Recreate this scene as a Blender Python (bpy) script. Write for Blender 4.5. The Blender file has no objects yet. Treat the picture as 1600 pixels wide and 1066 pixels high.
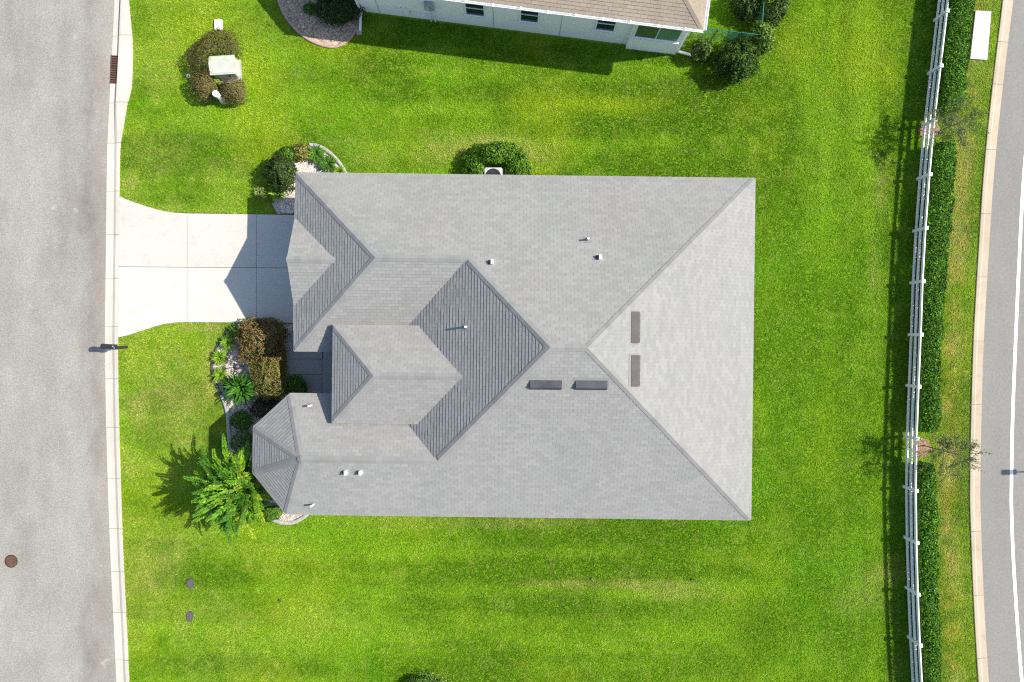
import bpy, math, random
import numpy as np
from mathutils import Vector, Matrix

random.seed(7)
rng = np.random.default_rng(11)
SC = bpy.context.scene
COL = SC.collection

# ------------------------------------------------------------------ camera, sky, sun, exposure
H = 32.0            # drone height in metres
S = 33.34           # pixels (of the 1600 px photograph) per metre on the ground
cam_d = bpy.data.cameras.new('camera')
cam = bpy.data.objects.new('camera', cam_d)
COL.objects.link(cam)
cam.location = (0, 0, H)
cam.rotation_euler = (0, 0, 0)
cam_d.sensor_width = 36.0
cam_d.lens = 24.0
cam_d.clip_start = 0.5
cam_d.clip_end = 3000
SC.camera = cam

SUN_EL = math.radians(43.5)
SHADOW = Vector((-1.0, -0.130, 0)).normalized()       # where shadows fall on the ground
world = bpy.data.worlds.new('World')
SC.world = world
world.use_nodes = True
wn = world.node_tree
bg = wn.nodes['Background']
sky = wn.nodes.new('ShaderNodeTexSky')
sky.sky_type = 'NISHITA'
sky.sun_disc = False
sky.sun_elevation = SUN_EL
sky.sun_rotation = math.atan2(-SHADOW.x, -SHADOW.y)
wn.links.new(sky.outputs[0], bg.inputs[0])
bg.inputs[1].default_value = 0.12
sun_d = bpy.data.lights.new('sun', 'SUN')
sun_d.energy = 4.4
sun_d.angle = math.radians(0.5)
sun_d.color = (1.0, 0.93, 0.82)
sun = bpy.data.objects.new('sun', sun_d)
COL.objects.link(sun)
sdir = Vector((SHADOW.x * math.cos(SUN_EL), SHADOW.y * math.cos(SUN_EL), -math.sin(SUN_EL)))
sun.rotation_euler = sdir.to_track_quat('-Z', 'Y').to_euler()
sun.location = (30, 4, 40)
vs = SC.view_settings
vs.view_transform = 'Standard'
vs.look = 'None'
vs.exposure = 1.0
vs.gamma = 1.0
vs.use_curve_mapping = False
SC.cycles.use_denoising = False        # keep the fine grain of turf, asphalt and shingles
SC.cycles.filter_width = 1.2

# ------------------------------------------------------------------ helpers
def G(px, py, z=0.0):
    """point at height z that the drone sees at (px, py) of the photograph"""
    k = (1 - z / H) / S
    return Vector(((px - 800) * k, -(py - 533) * k, z))

def hexlin(r, g, b):
    f = lambda c: (c / 255 / 12.92) if c / 255 <= 0.04045 else ((c / 255 + 0.055) / 1.055) ** 2.4
    return (f(r), f(g), f(b))

ORG = {}
def origin(o):
    return ORG.get(o.name, Vector((0, 0, 0))) if o else Vector((0, 0, 0))

def tag(o, label=None, cat=None, group=None, kind=None):
    if label: o['label'] = label
    if cat: o['category'] = cat
    if group: o['group'] = group
    if kind: o['kind'] = kind
    return o

def thing(name, loc, label, cat, group=None, kind=None):
    o = bpy.data.objects.new(name, None)
    o.empty_display_size = 0.3
    COL.objects.link(o)
    o.location = loc
    ORG[o.name] = Vector(loc)
    return tag(o, label, cat, group, kind)

class MB:
    def __init__(s):
        s.v, s.f, s.c, s.sm = [], [], [], False
    def add(s, vs_, fs_, col=None):
        n = len(s.v)
        s.v += [tuple(p) for p in vs_]
        s.f += [tuple(i + n for i in f) for f in fs_]
        if col is not None:
            s.c += [col] * len(vs_)
        return s
    def box(s, c, size, rz=0.0, tilt=None):
        hx, hy, hz = size[0] / 2, size[1] / 2, size[2] / 2
        m = Matrix.Rotation(rz, 3, 'Z')
        if tilt: m = m @ tilt
        c = Vector(c)
        P = [c + m @ Vector((x * hx, y * hy, z * hz)) for z in (-1, 1) for y in (-1, 1) for x in (-1, 1)]
        return s.add(P, [(0, 2, 3, 1), (4, 5, 7, 6), (0, 1, 5, 4), (2, 6, 7, 3), (0, 4, 6, 2), (1, 3, 7, 5)])
    def bbox(s, c, size, b, rz=0.0):
        """box with chamfered upper edges and corners"""
        hx, hy = size[0] / 2, size[1] / 2
        def ring(i, z):
            x, y = hx - i, hy - i
            k = min(b, x * .5, y * .5)
            return [(x, -y + k, z), (x, y - k, z), (x - k, y, z), (-x + k, y, z), (-x, y - k, z), (-x, -y + k, z), (-x + k, -y, z), (x - k, -y, z)]
        R = ring(0, -size[2] / 2) + ring(0, size[2] / 2 - b) + ring(b * .35, size[2] / 2 - b * .35) + ring(b, size[2] / 2)
        m = Matrix.Rotation(rz, 3, 'Z'); c = Vector(c)
        P = [c + m @ Vector(p) for p in R]
        F = []
        for k in range(3):
            for i in range(8):
                j = (i + 1) % 8
                F.append((k * 8 + i, k * 8 + j, k * 8 + 8 + j, k * 8 + 8 + i))
        F.append(tuple(range(24, 32))); F.append(tuple(reversed(range(8))))
        return s.add(P, F)
    def prism(s, poly, z0, z1):
        n = len(poly)
        a = sum(poly[i][0] * poly[(i + 1) % n][1] - poly[(i + 1) % n][0] * poly[i][1] for i in range(n))
        if a < 0: poly = list(reversed(poly))
        P = [(p[0], p[1], z0) for p in poly] + [(p[0], p[1], z1) for p in poly]
        F = [tuple(reversed(range(n))), tuple(range(n, 2 * n))]
        F += [(i, (i + 1) % n, n + (i + 1) % n, n + i) for i in range(n)]
        return s.add(P, F)
    def tube(s, p0, p1, r0, r1=None, n=8, caps=True, col=None):
        r1 = r0 if r1 is None else r1
        p0, p1 = Vector(p0), Vector(p1)
        d = (p1 - p0).normalized()
        a = d.orthogonal().normalized(); b = d.cross(a)
        P = []
        for p, r in ((p0, r0), (p1, r1)):
            for i in range(n):
                t = 2 * math.pi * i / n
                P.append(p + (a * math.cos(t) + b * math.sin(t)) * r)
        F = [(i, (i + 1) % n, n + (i + 1) % n, n + i) for i in range(n)]
        if caps: F += [tuple(reversed(range(n))), tuple(range(n, 2 * n))]
        return s.add(P, F, col)
    def lathe(s, c, prof, n=20):
        c = Vector(c); P = []
        for r, z in prof:
            for i in range(n):
                t = 2 * math.pi * i / n
                P.append(c + Vector((r * math.cos(t), r * math.sin(t), z)))
        F = []
        for k in range(len(prof) - 1):
            for i in range(n):
                j = (i + 1) % n
                F.append((k * n + i, k * n + j, k * n + n + j, k * n + n + i))
        F.append(tuple(reversed(range(n)))); F.append(tuple(range((len(prof) - 1) * n, len(prof) * n)))
        return s.add(P, F)
    def build(s, name, mat, parent=None, loc=None, smooth=False):
        base = Vector(loc) if loc is not None else (origin(parent) if parent else Vector((0, 0, 0)))
        me = bpy.data.meshes.new(name)
        me.from_pydata([(p[0] - base.x, p[1] - base.y, p[2] - base.z) for p in s.v], [], s.f)
        if s.c and len(s.c) == len(s.v):
            at = me.color_attributes.new('Col', 'FLOAT_COLOR', 'POINT')
            at.data.foreach_set('color', np.array([(c[0], c[1], c[2], 1) for c in s.c], 'f').ravel())
        if mat: me.materials.append(mat)
        if smooth: me.shade_smooth()
        me.update()
        o = bpy.data.objects.new(name, me)
        COL.objects.link(o)
        if parent:
            o.parent = parent
            o.location = base - origin(parent)
        else:
            o.location = base
        ORG[o.name] = base
        return o

def np_mesh(name, V, F, C, mat, parent=None, loc=(0, 0, 0)):
    """big mesh of equal faces from numpy arrays; C = colour for each vertex"""
    base = Vector(loc)
    me = bpy.data.meshes.new(name)
    k = F.shape[1]
    me.vertices.add(len(V)); me.loops.add(F.size); me.polygons.add(len(F))
    me.vertices.foreach_set('co', (V - np.array(base)).astype('f').ravel())
    me.loops.foreach_set('vertex_index', F.astype('i').ravel())
    me.polygons.foreach_set('loop_start', np.arange(0, F.size, k, dtype='i'))
    me.update(calc_edges=True)
    if C is not None:
        at = me.color_attributes.new('Col', 'FLOAT_COLOR', 'POINT')
        at.data.foreach_set('color', np.concatenate([C, np.ones((len(C), 1))], 1).astype('f').ravel())
    me.materials.append(mat)
    o = bpy.data.objects.new(name, me)
    COL.objects.link(o)
    if parent:
        o.parent = parent; o.location = base - origin(parent)
    else:
        o.location = base
    ORG[o.name] = base
    return o

def share(src, parent, mat4):
    o = bpy.data.objects.new(src.name.split('.')[0], src)
    COL.objects.link(o)
    o.parent = parent
    o.matrix_local = Matrix.Translation(-origin(parent)) @ mat4
    return o

TAB = np.random.default_rng(3).random((256, 256))
def vnoise(x, y, sc, seed=0):
    x = np.asarray(x) * sc + seed * 17.31; y = np.asarray(y) * sc + seed * 9.77
    xi = np.floor(x).astype(int); yi = np.floor(y).astype(int)
    fx = x - xi; fy = y - yi
    fx = fx * fx * (3 - 2 * fx); fy = fy * fy * (3 - 2 * fy)
    g = lambda a, b: TAB[a % 256, b % 256]
    return (g(xi, yi) * (1 - fx) + g(xi + 1, yi) * fx) * (1 - fy) + (g(xi, yi + 1) * (1 - fx) + g(xi + 1, yi + 1) * fx) * fy
def fbm(x, y, sc, seed=0, o=3):
    t = 0; a = 1; w = 0
    for i in range(o):
        t = t + a * vnoise(x, y, sc * 2 ** i, seed + i * 3); w += a; a *= .55
    return t / w
def inside(x, y, poly):
    r = np.zeros(len(x), bool); n = len(poly)
    for i in range(n):
        x0, y0 = poly[i][0], poly[i][1]; x1, y1 = poly[(i + 1) % n][0], poly[(i + 1) % n][1]
        if y0 == y1: continue
        c = ((y0 > y) != (y1 > y)) & (x < (x1 - x0) * (y - y0) / (y1 - y0) + x0)
        r ^= c
    return r
def spline(pts, n=8):
    """Catmull-Rom through pts"""
    P = [Vector(p) for p in pts]; P = [P[0] * 2 - P[1]] + P + [P[-1] * 2 - P[-2]]
    out = []
    for i in range(1, len(P) - 2):
        for k in range(n):
            t = k / n
            out.append(.5 * ((2 * P[i]) + (P[i + 1] - P[i - 1]) * t + (2 * P[i - 1] - 5 * P[i] + 4 * P[i + 1] - P[i + 2]) * t * t + (3 * P[i] - P[i - 1] - 3 * P[i + 1] + P[i + 2]) * t ** 3))
    out.append(P[-2])
    return out

# ------------------------------------------------------------------ materials
class NT:
    def __init__(s, name, rough=.8, spec=.3):
        s.m = bpy.data.materials.new(name); s.m.use_nodes = True
        s.t = s.m.node_tree; s.b = s.t.nodes['Principled BSDF']
        s.b.inputs['Roughness'].default_value = rough
        s.b.inputs['Specular IOR Level'].default_value = spec
        s.pos = s.n('ShaderNodeNewGeometry').outputs['Position']
    def n(s, k, **kw):
        o = s.t.nodes.new(k)
        for a, b in kw.items(): setattr(o, a, b)
        return o
    def l(s, a, b): s.t.links.new(a, b)
    def noise(s, scale, detail=3, rough=.55, stretch=None, off=0):
        t = s.n('ShaderNodeTexNoise'); t.inputs['Scale'].default_value = scale
        t.inputs['Detail'].default_value = detail; t.inputs['Roughness'].default_value = rough
        src = s.pos
        mp = s.n('ShaderNodeMapping'); mp.inputs['Location'].default_value = (off, off * .7, 0)
        if stretch: mp.inputs['Scale'].default_value = stretch
        s.l(src, mp.inputs['Vector']); s.l(mp.outputs[0], t.inputs['Vector'])
        return t.outputs['Fac']
    def ramp(s, fac, lo, hi, a=0., b=1.):
        r = s.n('ShaderNodeMapRange'); r.inputs[1].default_value = lo; r.inputs[2].default_value = hi
        r.inputs[3].default_value = a; r.inputs[4].default_value = b
        s.l(fac, r.inputs[0]); return r.outputs[0]
    def mix(s, fac, a, b, mode='MIX'):
        x = s.n('ShaderNodeMix', data_type='RGBA', blend_type=mode)
        for sock, val in ((x.inputs[0], fac), (x.inputs[6], a), (x.inputs[7], b)):
            if hasattr(val, 'is_output'): s.l(val, sock)
            elif isinstance(val, (int, float)): sock.default_value = val
            else: sock.default_value = (*val, 1)
        return x.outputs[2]
    def math(s, op, a, b=0.):
        x = s.n('ShaderNodeMath', operation=op)
        for i, v in enumerate((a, b)):
            if hasattr(v, 'is_output'): s.l(v, x.inputs[i])
            else: x.inputs[i].default_value = v
        return x.outputs[0]
    def col(s, c):
        if hasattr(c, 'is_output'): s.l(c, s.b.inputs['Base Color'])
        else: s.b.inputs['Base Color'].default_value = (*c, 1)
        return s
    def bump(s, h, strength=.3, dist=.01):
        x = s.n('ShaderNodeBump'); x.inputs['Strength'].default_value = strength; x.inputs['Distance'].default_value = dist
        s.l(h, x.inputs['Height']); s.l(x.outputs[0], s.b.inputs['Normal']); return s
    def rnd(s):
        g = s.n('ShaderNodeNewGeometry'); o = s.n('ShaderNodeObjectInfo')
        return s.math('FRACT', s.math('ADD', g.outputs['Random Per Island'], o.outputs['Random']))

def mat_plain(name, c, rough=.6, spec=.3, var=.12, scale=3., metal=0.):
    t = NT(name, rough, spec)
    d = tuple(x * (1 - var) for x in c); e = tuple(min(1, x * (1 + var)) for x in c)
    t.col(t.mix(t.ramp(t.noise(scale, 4), .3, .7), d, e))
    t.b.inputs['Metallic'].default_value = metal
    return t.m

def mat_asphalt(name, base, warm, light, stainx=False, sp_=.26):
    t = NT(name, .9, .15)
    big = t.ramp(t.noise(.3, 5, .65, (1, .3, 1)), .38, .64)
    c = t.mix(big, base, warm)
    mid = t.ramp(t.noise(1.1, 4, .6, (1, .5, 1), 4), .42, .72)
    c = t.mix(t.math('MULTIPLY', mid, .45), c, light)
    agg = t.ramp(t.noise(17, 4, .8), .28, .72, 1 - sp_ * 1.5, 1 + sp_ * 1.6)
    agg2 = t.ramp(t.noise(9, 2, .6, None, 9), .3, .7, .92, 1.08)
    f = t.math('MULTIPLY', agg, agg2)
    cc = t.n('ShaderNodeCombineColor'); [t.l(f, cc.inputs[i]) for i in range(3)]
    c = t.mix(1., c, cc.outputs[0], 'MULTIPLY')
    if stainx:                                              # worn track of rust and tyre dust near the gutter
        sp = t.n('ShaderNodeSeparateXYZ'); t.l(t.pos, sp.inputs[0])
        wob = t.ramp(t.noise(.5, 3, .6, None, 3), .2, .8, -.5, .5)
        d = t.math('ABSOLUTE', t.math('SUBTRACT', t.math('ADD', sp.outputs[0], wob), -19.55))
        k = t.math('MULTIPLY', t.ramp(d, 0., .8, 1., 0.), t.ramp(t.noise(.22, 5, .7, (1, .5, 1), 5), .44, .62))
        c = t.mix(t.math('MULTIPLY', k, .72), c, (.115, .10, .088))
        d2 = t.math('ABSOLUTE', t.math('SUBTRACT', sp.outputs[0], -19.3))
        k2 = t.math('MULTIPLY', t.ramp(d2, 0., .5, 1., 0.), t.ramp(t.noise(.8, 3, .6, None, 8), .35, .6))
        c = t.mix(t.math('MULTIPLY', k2, .45), c, (.235, .19, .155))
        pt = t.ramp(t.noise(.75, 3, .7, None, 21), .66, .72)
        c = t.mix(t.math('MULTIPLY', pt, .5), c, (.36, .355, .34))
    t.col(c); t.bump(agg, .35, .01)
    return t.m

def mat_concrete(name, base, dark, stain):
    t = NT(name, .85, .2)
    c = t.mix(t.ramp(t.noise(.6, 5, .6), .3, .7), base, dark)
    c = t.mix(t.math('MULTIPLY', t.ramp(t.noise(1.5, 6, .7, None, 6), .54, .72), .38), c, stain)
    f = t.ramp(t.noise(30, 3, .7), .2, .8, .9, 1.1)
    r = t.ramp(t.rnd(), 0, 1, .95, 1.05)
    f = t.math('MULTIPLY', f, r)
    cc = t.n('ShaderNodeCombineColor'); [t.l(f, cc.inputs[i]) for i in range(3)]
    t.col(t.mix(1., c, cc.outputs[0], 'MULTIPLY')); t.bump(f, .2, .005)
    return t.m

def mat_shingle(name, a, b, tintA, tintB, amp=.075):
    t = NT(name, .92, .1)
    c = t.mix(t.ramp(t.noise(.35, 4, .6), .3, .7), a, b)
    c = t.mix(t.math('MULTIPLY', t.ramp(t.noise(.5, 4, .65, None, 7), .46, .70), .6), c, tintA)
    c = t.mix(t.math('MULTIPLY', t.ramp(t.noise(.42, 4, .65, None, 15), .48, .70), .6), c, tintB)
    f = t.ramp(t.rnd(), 0, 1, 1 - amp, 1 + amp)
    g = t.ramp(t.noise(45, 2, .7), .25, .75, .86, 1.14)
    f = t.math('MULTIPLY', f, g)
    cc = t.n('ShaderNodeCombineColor'); [t.l(f, cc.inputs[i]) for i in range(3)]
    t.col(t.mix(1., c, cc.outputs[0], 'MULTIPLY')); t.bump(g, .4, .004)
    return t.m

def mat_leaf(name, rough=.5, spec=.16, trans=.25):
    t = NT(name, rough, spec)
    a = t.n('ShaderNodeAttribute', attribute_name='Col')
    t.col(a.outputs['Color'])
    out = t.t.nodes['Material Output']
    tr = t.n('ShaderNodeBsdfTranslucent'); t.l(a.outputs['Color'], tr.inputs[0])
    mx = t.n('ShaderNodeMixShader'); mx.inputs[0].default_value = trans
    t.l(t.b.outputs[0], mx.inputs[1]); t.l(tr.outputs[0], mx.inputs[2]); t.l(mx.outputs[0], out.inputs[0])
    return t.m

def mat_attr(name, rough=.85):
    t = NT(name, rough, .2)
    a = t.n('ShaderNodeAttribute', attribute_name='Col')
    f = t.ramp(t.noise(20, 3), .3, .7, .85, 1.12)
    cc = t.n('ShaderNodeCombineColor'); [t.l(f, cc.inputs[i]) for i in range(3)]
    t.col(t.mix(1., a.outputs['Color'], cc.outputs[0], 'MULTIPLY'))
    return t.m

M = {}
M['road'] = mat_asphalt('old_asphalt', (.246, .237, .212), (.196, .187, .166), (.291, .284, .257), True)
M['road2'] = mat_asphalt('grey_asphalt', (.194, .189, .174), (.176, .172, .159), (.212, .207, .191), False, .12)
M['kerb'] = mat_concrete('kerb_concrete', (.45, .424, .37), (.41, .384, .33), (.35, .315, .26))
M['kerb2'] = mat_concrete('stained_kerb_concrete', (.41, .345, .265), (.35, .285, .21), (.20, .15, .10))
M['kerb2top'] = mat_concrete('kerb_top_concrete', (.50, .46, .37), (.44, .40, .31), (.36, .30, .22))
M['drive'] = mat_concrete('driveway_concrete', (.45, .436, .395), (.42, .405, .366), (.30, .283, .245))
M['slab'] = mat_concrete('white_concrete', (.45, .44, .425), (.41, .40, .385), (.34, .33, .31))
M['walk'] = mat_concrete('walk_concrete', (.33, .325, .31), (.26, .255, .245), (.20, .195, .185))
M['shingle'] = mat_shingle('grey_shingle', (.209, .209, .201), (.226, .226, .218), (.198, .211, .199), (.220, .212, .206))
M['cap'] = mat_shingle('grey_cap_shingle', (.19, .189, .185), (.212, .21, .206), (.187, .196, .187), (.205, .196, .193), .08)
M['tan'] = mat_shingle('tan_shingle', (.262, .222, .172), (.232, .194, .148), (.22, .188, .148), (.29, .248, .2))
M['deckgrey'] = mat_plain('roof_felt', (.19, .188, .182), .9)
M['decktan'] = mat_plain('roof_felt_brown', (.13, .10, .08), .9)
M['stucco'] = mat_plain('beige_stucco', (.52, .47, .39), .9, .2, .08, 8)
M['nstucco'] = mat_plain('white_stucco', (.87, .83, .76), .9, .2, .03, 6)
M['trim'] = mat_plain('pale_trim', (.25, .25, .245), .5, .3, .05)
M['white'] = mat_plain('white_paint', (.78, .78, .77), .45, .4, .04)
M['vinyl'] = mat_plain('white_vinyl', (.72, .725, .72), .4, .4, .05, 2)
M['glass'] = mat_plain('dark_window_glass', (.012, .035, .032), .06, .6, .1)
M['green_glass'] = mat_plain('green_blind', (.05, .16, .10), .15, .5, .2, 5)
M['black'] = mat_plain('black_paint', (.022, .022, .026), .45, .4, .2, 8)
M['dark_metal'] = mat_plain('slate_vent_metal', (.05, .053, .06), .45, .4, .25, 2.5)
M['brown_metal'] = mat_plain('brown_vent_metal', (.088, .079, .075), .5, .4, .15, 2.5)
M['rust'] = mat_plain('rusty_iron', (.10, .058, .038), .85, .2, .4, 14)
M['rust_dark'] = mat_plain('dark_rust', (.055, .026, .018), .9, .2, .4, 14)
M['void'] = mat_plain('drain_dark', (.015, .012, .011), .9)
M['util'] = mat_plain('pale_green_steel', (.40, .43, .36), .5, .3, .12, 4)
M['acgrey'] = mat_plain('pale_ac_steel', (.50, .49, .46), .5, .3, .06)
M['grey_plastic'] = mat_plain('grey_plastic', (.30, .34, .37), .5)
M['purple_grey'] = mat_plain('weathered_lid', (.085, .072, .082), .7, .2, .3, 14)
M['edging'] = mat_plain('grey_edging', (.30, .295, .29), .8, .2, .2, 6)
M['edging_dark'] = mat_plain('dark_edging', (.06, .062, .07), .8, .2, .3, 6)
M['edging_pink'] = mat_plain('pink_edging', (.34, .235, .195), .85, .2, .15, 8)
M['soil'] = mat_plain('mulch_soil', (.10, .068, .05), .95, .1, .4, 14)
M['sand'] = mat_plain('pale_stone_dust', (.34, .285, .24), .95, .1, .25, 9)
M['bark'] = mat_plain('bark', (.13, .10, .075), .9, .1, .3, 12)
M['paint'] = mat_plain('road_paint', (.72, .72, .70), .7, .2, .1, 9)
M['chain'] = mat_plain('green_chain_coating', (.02, .13, .085), .5)
M['leaf'] = mat_leaf('leaf')
M['grass'] = mat_leaf('grass_blade', .7, .03, .12)
M['stone'] = mat_attr('bed_stone')
t = NT('lawn_ground', .95, .1)
c = t.mix(t.ramp(t.noise(.5, 5, .65), .3, .7), (.105, .225, .006), (.14, .27, .008))
c = t.mix(t.math('MULTIPLY', t.ramp(t.noise(12, 3, .7, None, 3), .4, .7), .5), c, (.11, .15, .02))
t.col(c); M['lawn'] = t.m

# ------------------------------------------------------------------ ground and roads
def sheet(name, poly, z, mat, label, cat):
    mb = MB()
    mb.add([(p[0], p[1], z) for p in poly], [tuple(range(len(poly)))])
    me = mb.build(name, mat)
    if me.data.polygons[0].normal.z < 0: me.data.flip_normals()
    return tag(me, label, cat, None, 'structure')

R = 700.0
tag(sheet('lawn', [(-R, -R), (R, -R), (R, R), (-R, R)], 0.0, M['lawn'], 'green lawn ground around the houses', 'lawn'))

# left street: the kerb's street edge and lawn edge (ground pixels of the photograph)
KL = [(-420, 250), (-200, 207), (-60, 183.5), (0, 179), (100, 174.5), (160, 171), (224, 168), (266, 167), (400, 165.5), (533, 164), (600, 164.8), (666, 166), (800, 170), (900, 174), (1000, 179), (1066, 182), (1150, 188.5), (1300, 204), (1500, 235)]
KLs = spline([(x, y, 0) for y, x in KL], 10)
KY = np.array([p.y for p in KLs]); KX = np.array([p.x for p in KLs])
kleft = lambda y: float(np.interp(y, KY, KX))
kw = 20.5
def apron(y):       # kerb width, wider behind the storm inlet
    return kw + float(np.interp(y, [-60, 0, 55, 90, 140, 160, 200, 225, 240], [1.5, 2, 10, 12.5, 13.5, 8.5, 3.5, .6, 0]))
road_poly = [G(p.x + .5, p.y) for p in KLs] + [G(-900, 1500), G(-900, -420)]
tag(sheet('street', [(p.x, p.y) for p in road_poly], 0.008, M['road'], 'weathered grey asphalt street beside the driveway', 'street'))

KR = [(-420, 1655), (-200, 1598), (-60, 1571.5), (0, 1566), (133, 1550), (266, 1536.5), (400, 1527.5), (533, 1520), (666, 1516), (760, 1514.6), (800, 1515), (933, 1520), (1066, 1528), (1150, 1536), (1300, 1558), (1500, 1602)]
KRs = spline([(x, y, 0) for y, x in KR], 10)
RY = np.array([p.y for p in KRs]); RX = np.array([p.x for p in KRs])
kright = lambda y: float(np.interp(y, RY, RX))
road2 = [G(p.x + 16.5, p.y) for p in KRs] + [G(2250, 1500), G(2250, -420)]
tag(sheet('road', [(p.x, p.y) for p in road2], 0.008, M['road2'], 'grey asphalt road with white edge line beyond the fence', 'road'))
wl = [(-420, 1735), (0, 1629), (133, 1614), (266, 1600.5), (400, 1593), (533, 1587), (666, 1582), (760, 1580.5), (800, 1580.7), (900, 1585), (1066, 1597), (1200, 1613), (1500, 1670)]
wls = spline([(x, y, 0) for y, x in wl], 10)
mb = MB()
P = [G(p.x - 2.6, p.y, .013) for p in wls] + [G(p.x + 2.6, p.y, .013) for p in wls]
n = len(wls)
mb.add(P, [(i, i + 1, n + i + 1, n + i) for i in range(n - 1)])
tag(mb.build('road_edge_line', M['paint']), 'solid white painted line along the road edge', 'road marking', None, 'structure')

def kerb_run(name, fn, prof, joints, mat, label, gap=.6):
    """a kerb cut at its joints; prof(y) gives [(offset px, height m)...] across the kerb"""
    root = thing(name, (0, 0, 0), label, 'kerb', None, 'structure')
    for a, b in zip(joints[:-1], joints[1:]):
        ys = np.linspace(a + gap / 2, b - gap / 2, max(3, int((b - a) / 12)))
        mb = MB(); rows = []
        for y in ys:
            pr = prof(y)
            rows.append([Vector((*G(fn(y) + o, y)[:2], z)) for o, z in pr])
        k = len(rows[0])
        V = [p for r in rows for p in r]
        F = [(i * k + j, i * k + j + 1, (i + 1) * k + j + 1, (i + 1) * k + j) for i in range(len(rows) - 1) for j in range(k - 1)]
        F += [tuple(range(k)), tuple(reversed(range((len(rows) - 1) * k, len(rows) * k)))]
        mb.add(V, F)
        mb.build('kerb_segment', mat, root)
    return root
JL = [-300, -220, -140, -75, -10, 57, 161, 224, 299, 367, 435, 510, 592, 668, 748, 826, 893, 957, 1031, 1100, 1170, 1240]
def profL(y):
    w = apron(y)
    if y < 240:
        e = float(np.interp(y, [160, 225], [1, 0])) if y > 160 else 1.
        return [(0, -.1), (0, .016), (7, .012), (11.4, .012), (12.2, .03 + .115 * e), (15.5, .07 + .085 * e), (w, .085 + .06 * e), (w, -.1)]
    return [(0, -.1), (0, .016), (7, .010), (12, .016), (12.6, .03), (16, .07), (w, .08), (w, -.1)]
kerb_run('kerb', kleft, profL, JL, M['kerb'], 'pale concrete gutter kerb between street and lawn')
# storm inlet grate set into that kerb
gx0, gy0 = kleft(109), 109
gr = thing('storm_drain_grate', G(gx0 + 6, 109), 'rusty brown storm drain grate set in the pale kerb', 'drain grate')
mb = MB(); mb.box(G(gx0 + 5.6, 109) + Vector((0, 0, .017)), (.37, 1.27, .006), math.radians(-2.4)); mb.build('drain_opening', M['void'], gr)
mb = MB()
rz = math.radians(-2.4)
rm = Matrix.Rotation(rz, 3, 'Z'); c0 = G(gx0 + 5.6, 109)
for sx in (-1, 1): mb.box(c0 + rm @ Vector((sx * .18, 0, .028)), (.03, 1.30, .03), rz)
for sy in (-1, 1): mb.box(c0 + rm @ Vector((0, sy * .64, .028)), (.40, .03, .03), rz)
mb.build('grate_frame', M['rust'], gr)
for i in range(11):
    mb = MB(); mb.box(c0 + rm @ Vector((0, -.54 + i * .108, .030)), (.33, .042, .022), rz); mb.build('grate_bar', M['rust'], gr)
for i in (-1, 0, 1):
    mb = MB(); mb.box(c0 + rm @ Vector((i * .085, 0, .029)), (.022, 1.25, .016), rz); mb.build('cross_bar', M['rust_dark'], gr)

JR = [-300, -200, -100, 0, 66, 132, 234, 334, 433, 533, 632, 732, 830, 930, 1028, 1120, 1220]
def profR(y): return [(0, -.1), (0, .05), (.6, .06), (5.0, .065), (6.0, .055), (6.8, .03), (7.5, .018), (17, .016), (17, -.1)]
k2 = kerb_run('kerb', kright, profR, JR, M['kerb2'], 'tan stained concrete kerb along the far road')
for ch in k2.children:
    ch.data.materials.append(M['kerb2top'])
    for p in ch.data.polygons:
        if p.normal.z > .3 and p.center.z > .045: p.material_index = 1

# manhole in the street
mh = thing('manhole_cover', G(17.5, 877), 'round rusty manhole cover in the street', 'manhole cover')
mb = MB(); mb.lathe(G(17.5, 877), [(.305, .004), (.305, .016), (.27, .018), (.27, .010)], 32); mb.build('rim', M['rust_dark'], mh)
mb = MB(); mb.lathe(G(17.5, 877), [(.258, .004), (.258, .019), (.245, .022)], 32); mb.build('lid', M['rust'], mh)
mb = MB()
for i in range(-3, 4):
    hw = math.sqrt(.235 ** 2 - (i * .07) ** 2)
    mb.box(G(17.5, 877) + Vector((0, i * .07, .024)), (2 * hw, .022, .006), 0)
mb.build('tread_ribs', M['rust'], mh)

# driveway of six slabs
def kb(y): return kleft(y) + kw
arcT = [(kb(307) + .4, 307), (196, 311), (210, 316.5), (230, 323), (250, 329), (270, 332.5), (293, 334)]
arcB = [(293, 503.5), (275, 504), (258, 506), (240, 511), (220, 517.5), (200, 524), (kb(527) + .4, 527.5)]
drive = thing('driveway', G(320, 420), 'pale concrete driveway of six slabs from street to garage', 'driveway', None, 'structure')
g = .35
slabs = [
    [(kb(418) + .4, 417 - g)] + arcT[:-1] + [(293 - g, 334), (293 - g, 418 - g)],
    [(293 + g, 334), (401 - g, 335.5), (401 - g, 418.6 - g), (293 + g, 418 - g)],
    [(401 + g, 335.5), (505, 337), (505, 419.5 - g), (401 + g, 418.6 - g)],
    [(293 - g, 418 + g), (293 - g, 503.5)] + arcB[1:] + [(kb(418) + .4, 417 + g)],
    [(293 + g, 418 + g), (401 - g, 418.6 + g), (401 - g, 504), (293 + g, 503.5)],
    [(401 + g, 418.6 + g), (505, 419.5 + g), (505, 505), (401 + g, 504)],
]
for s_ in slabs:
    mb = MB(); mb.prism([tuple(G(*p)[:2]) for p in s_], -.1, .055); mb.build('concrete_slab', M['drive'], drive)
tag(sheet('driveway_joint', [tuple(G(*p)[:2]) for p in ((190, 330), (505, 336), (505, 504), (190, 503))], .02, M['soil'], 'dark joints between the driveway slabs', 'joint'))
bpy.data.objects['driveway_joint'].parent = drive
bpy.data.objects['driveway_joint'].location = -drive.location
for k in ('label', 'category'): del bpy.data.objects['driveway_joint'][k]

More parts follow.
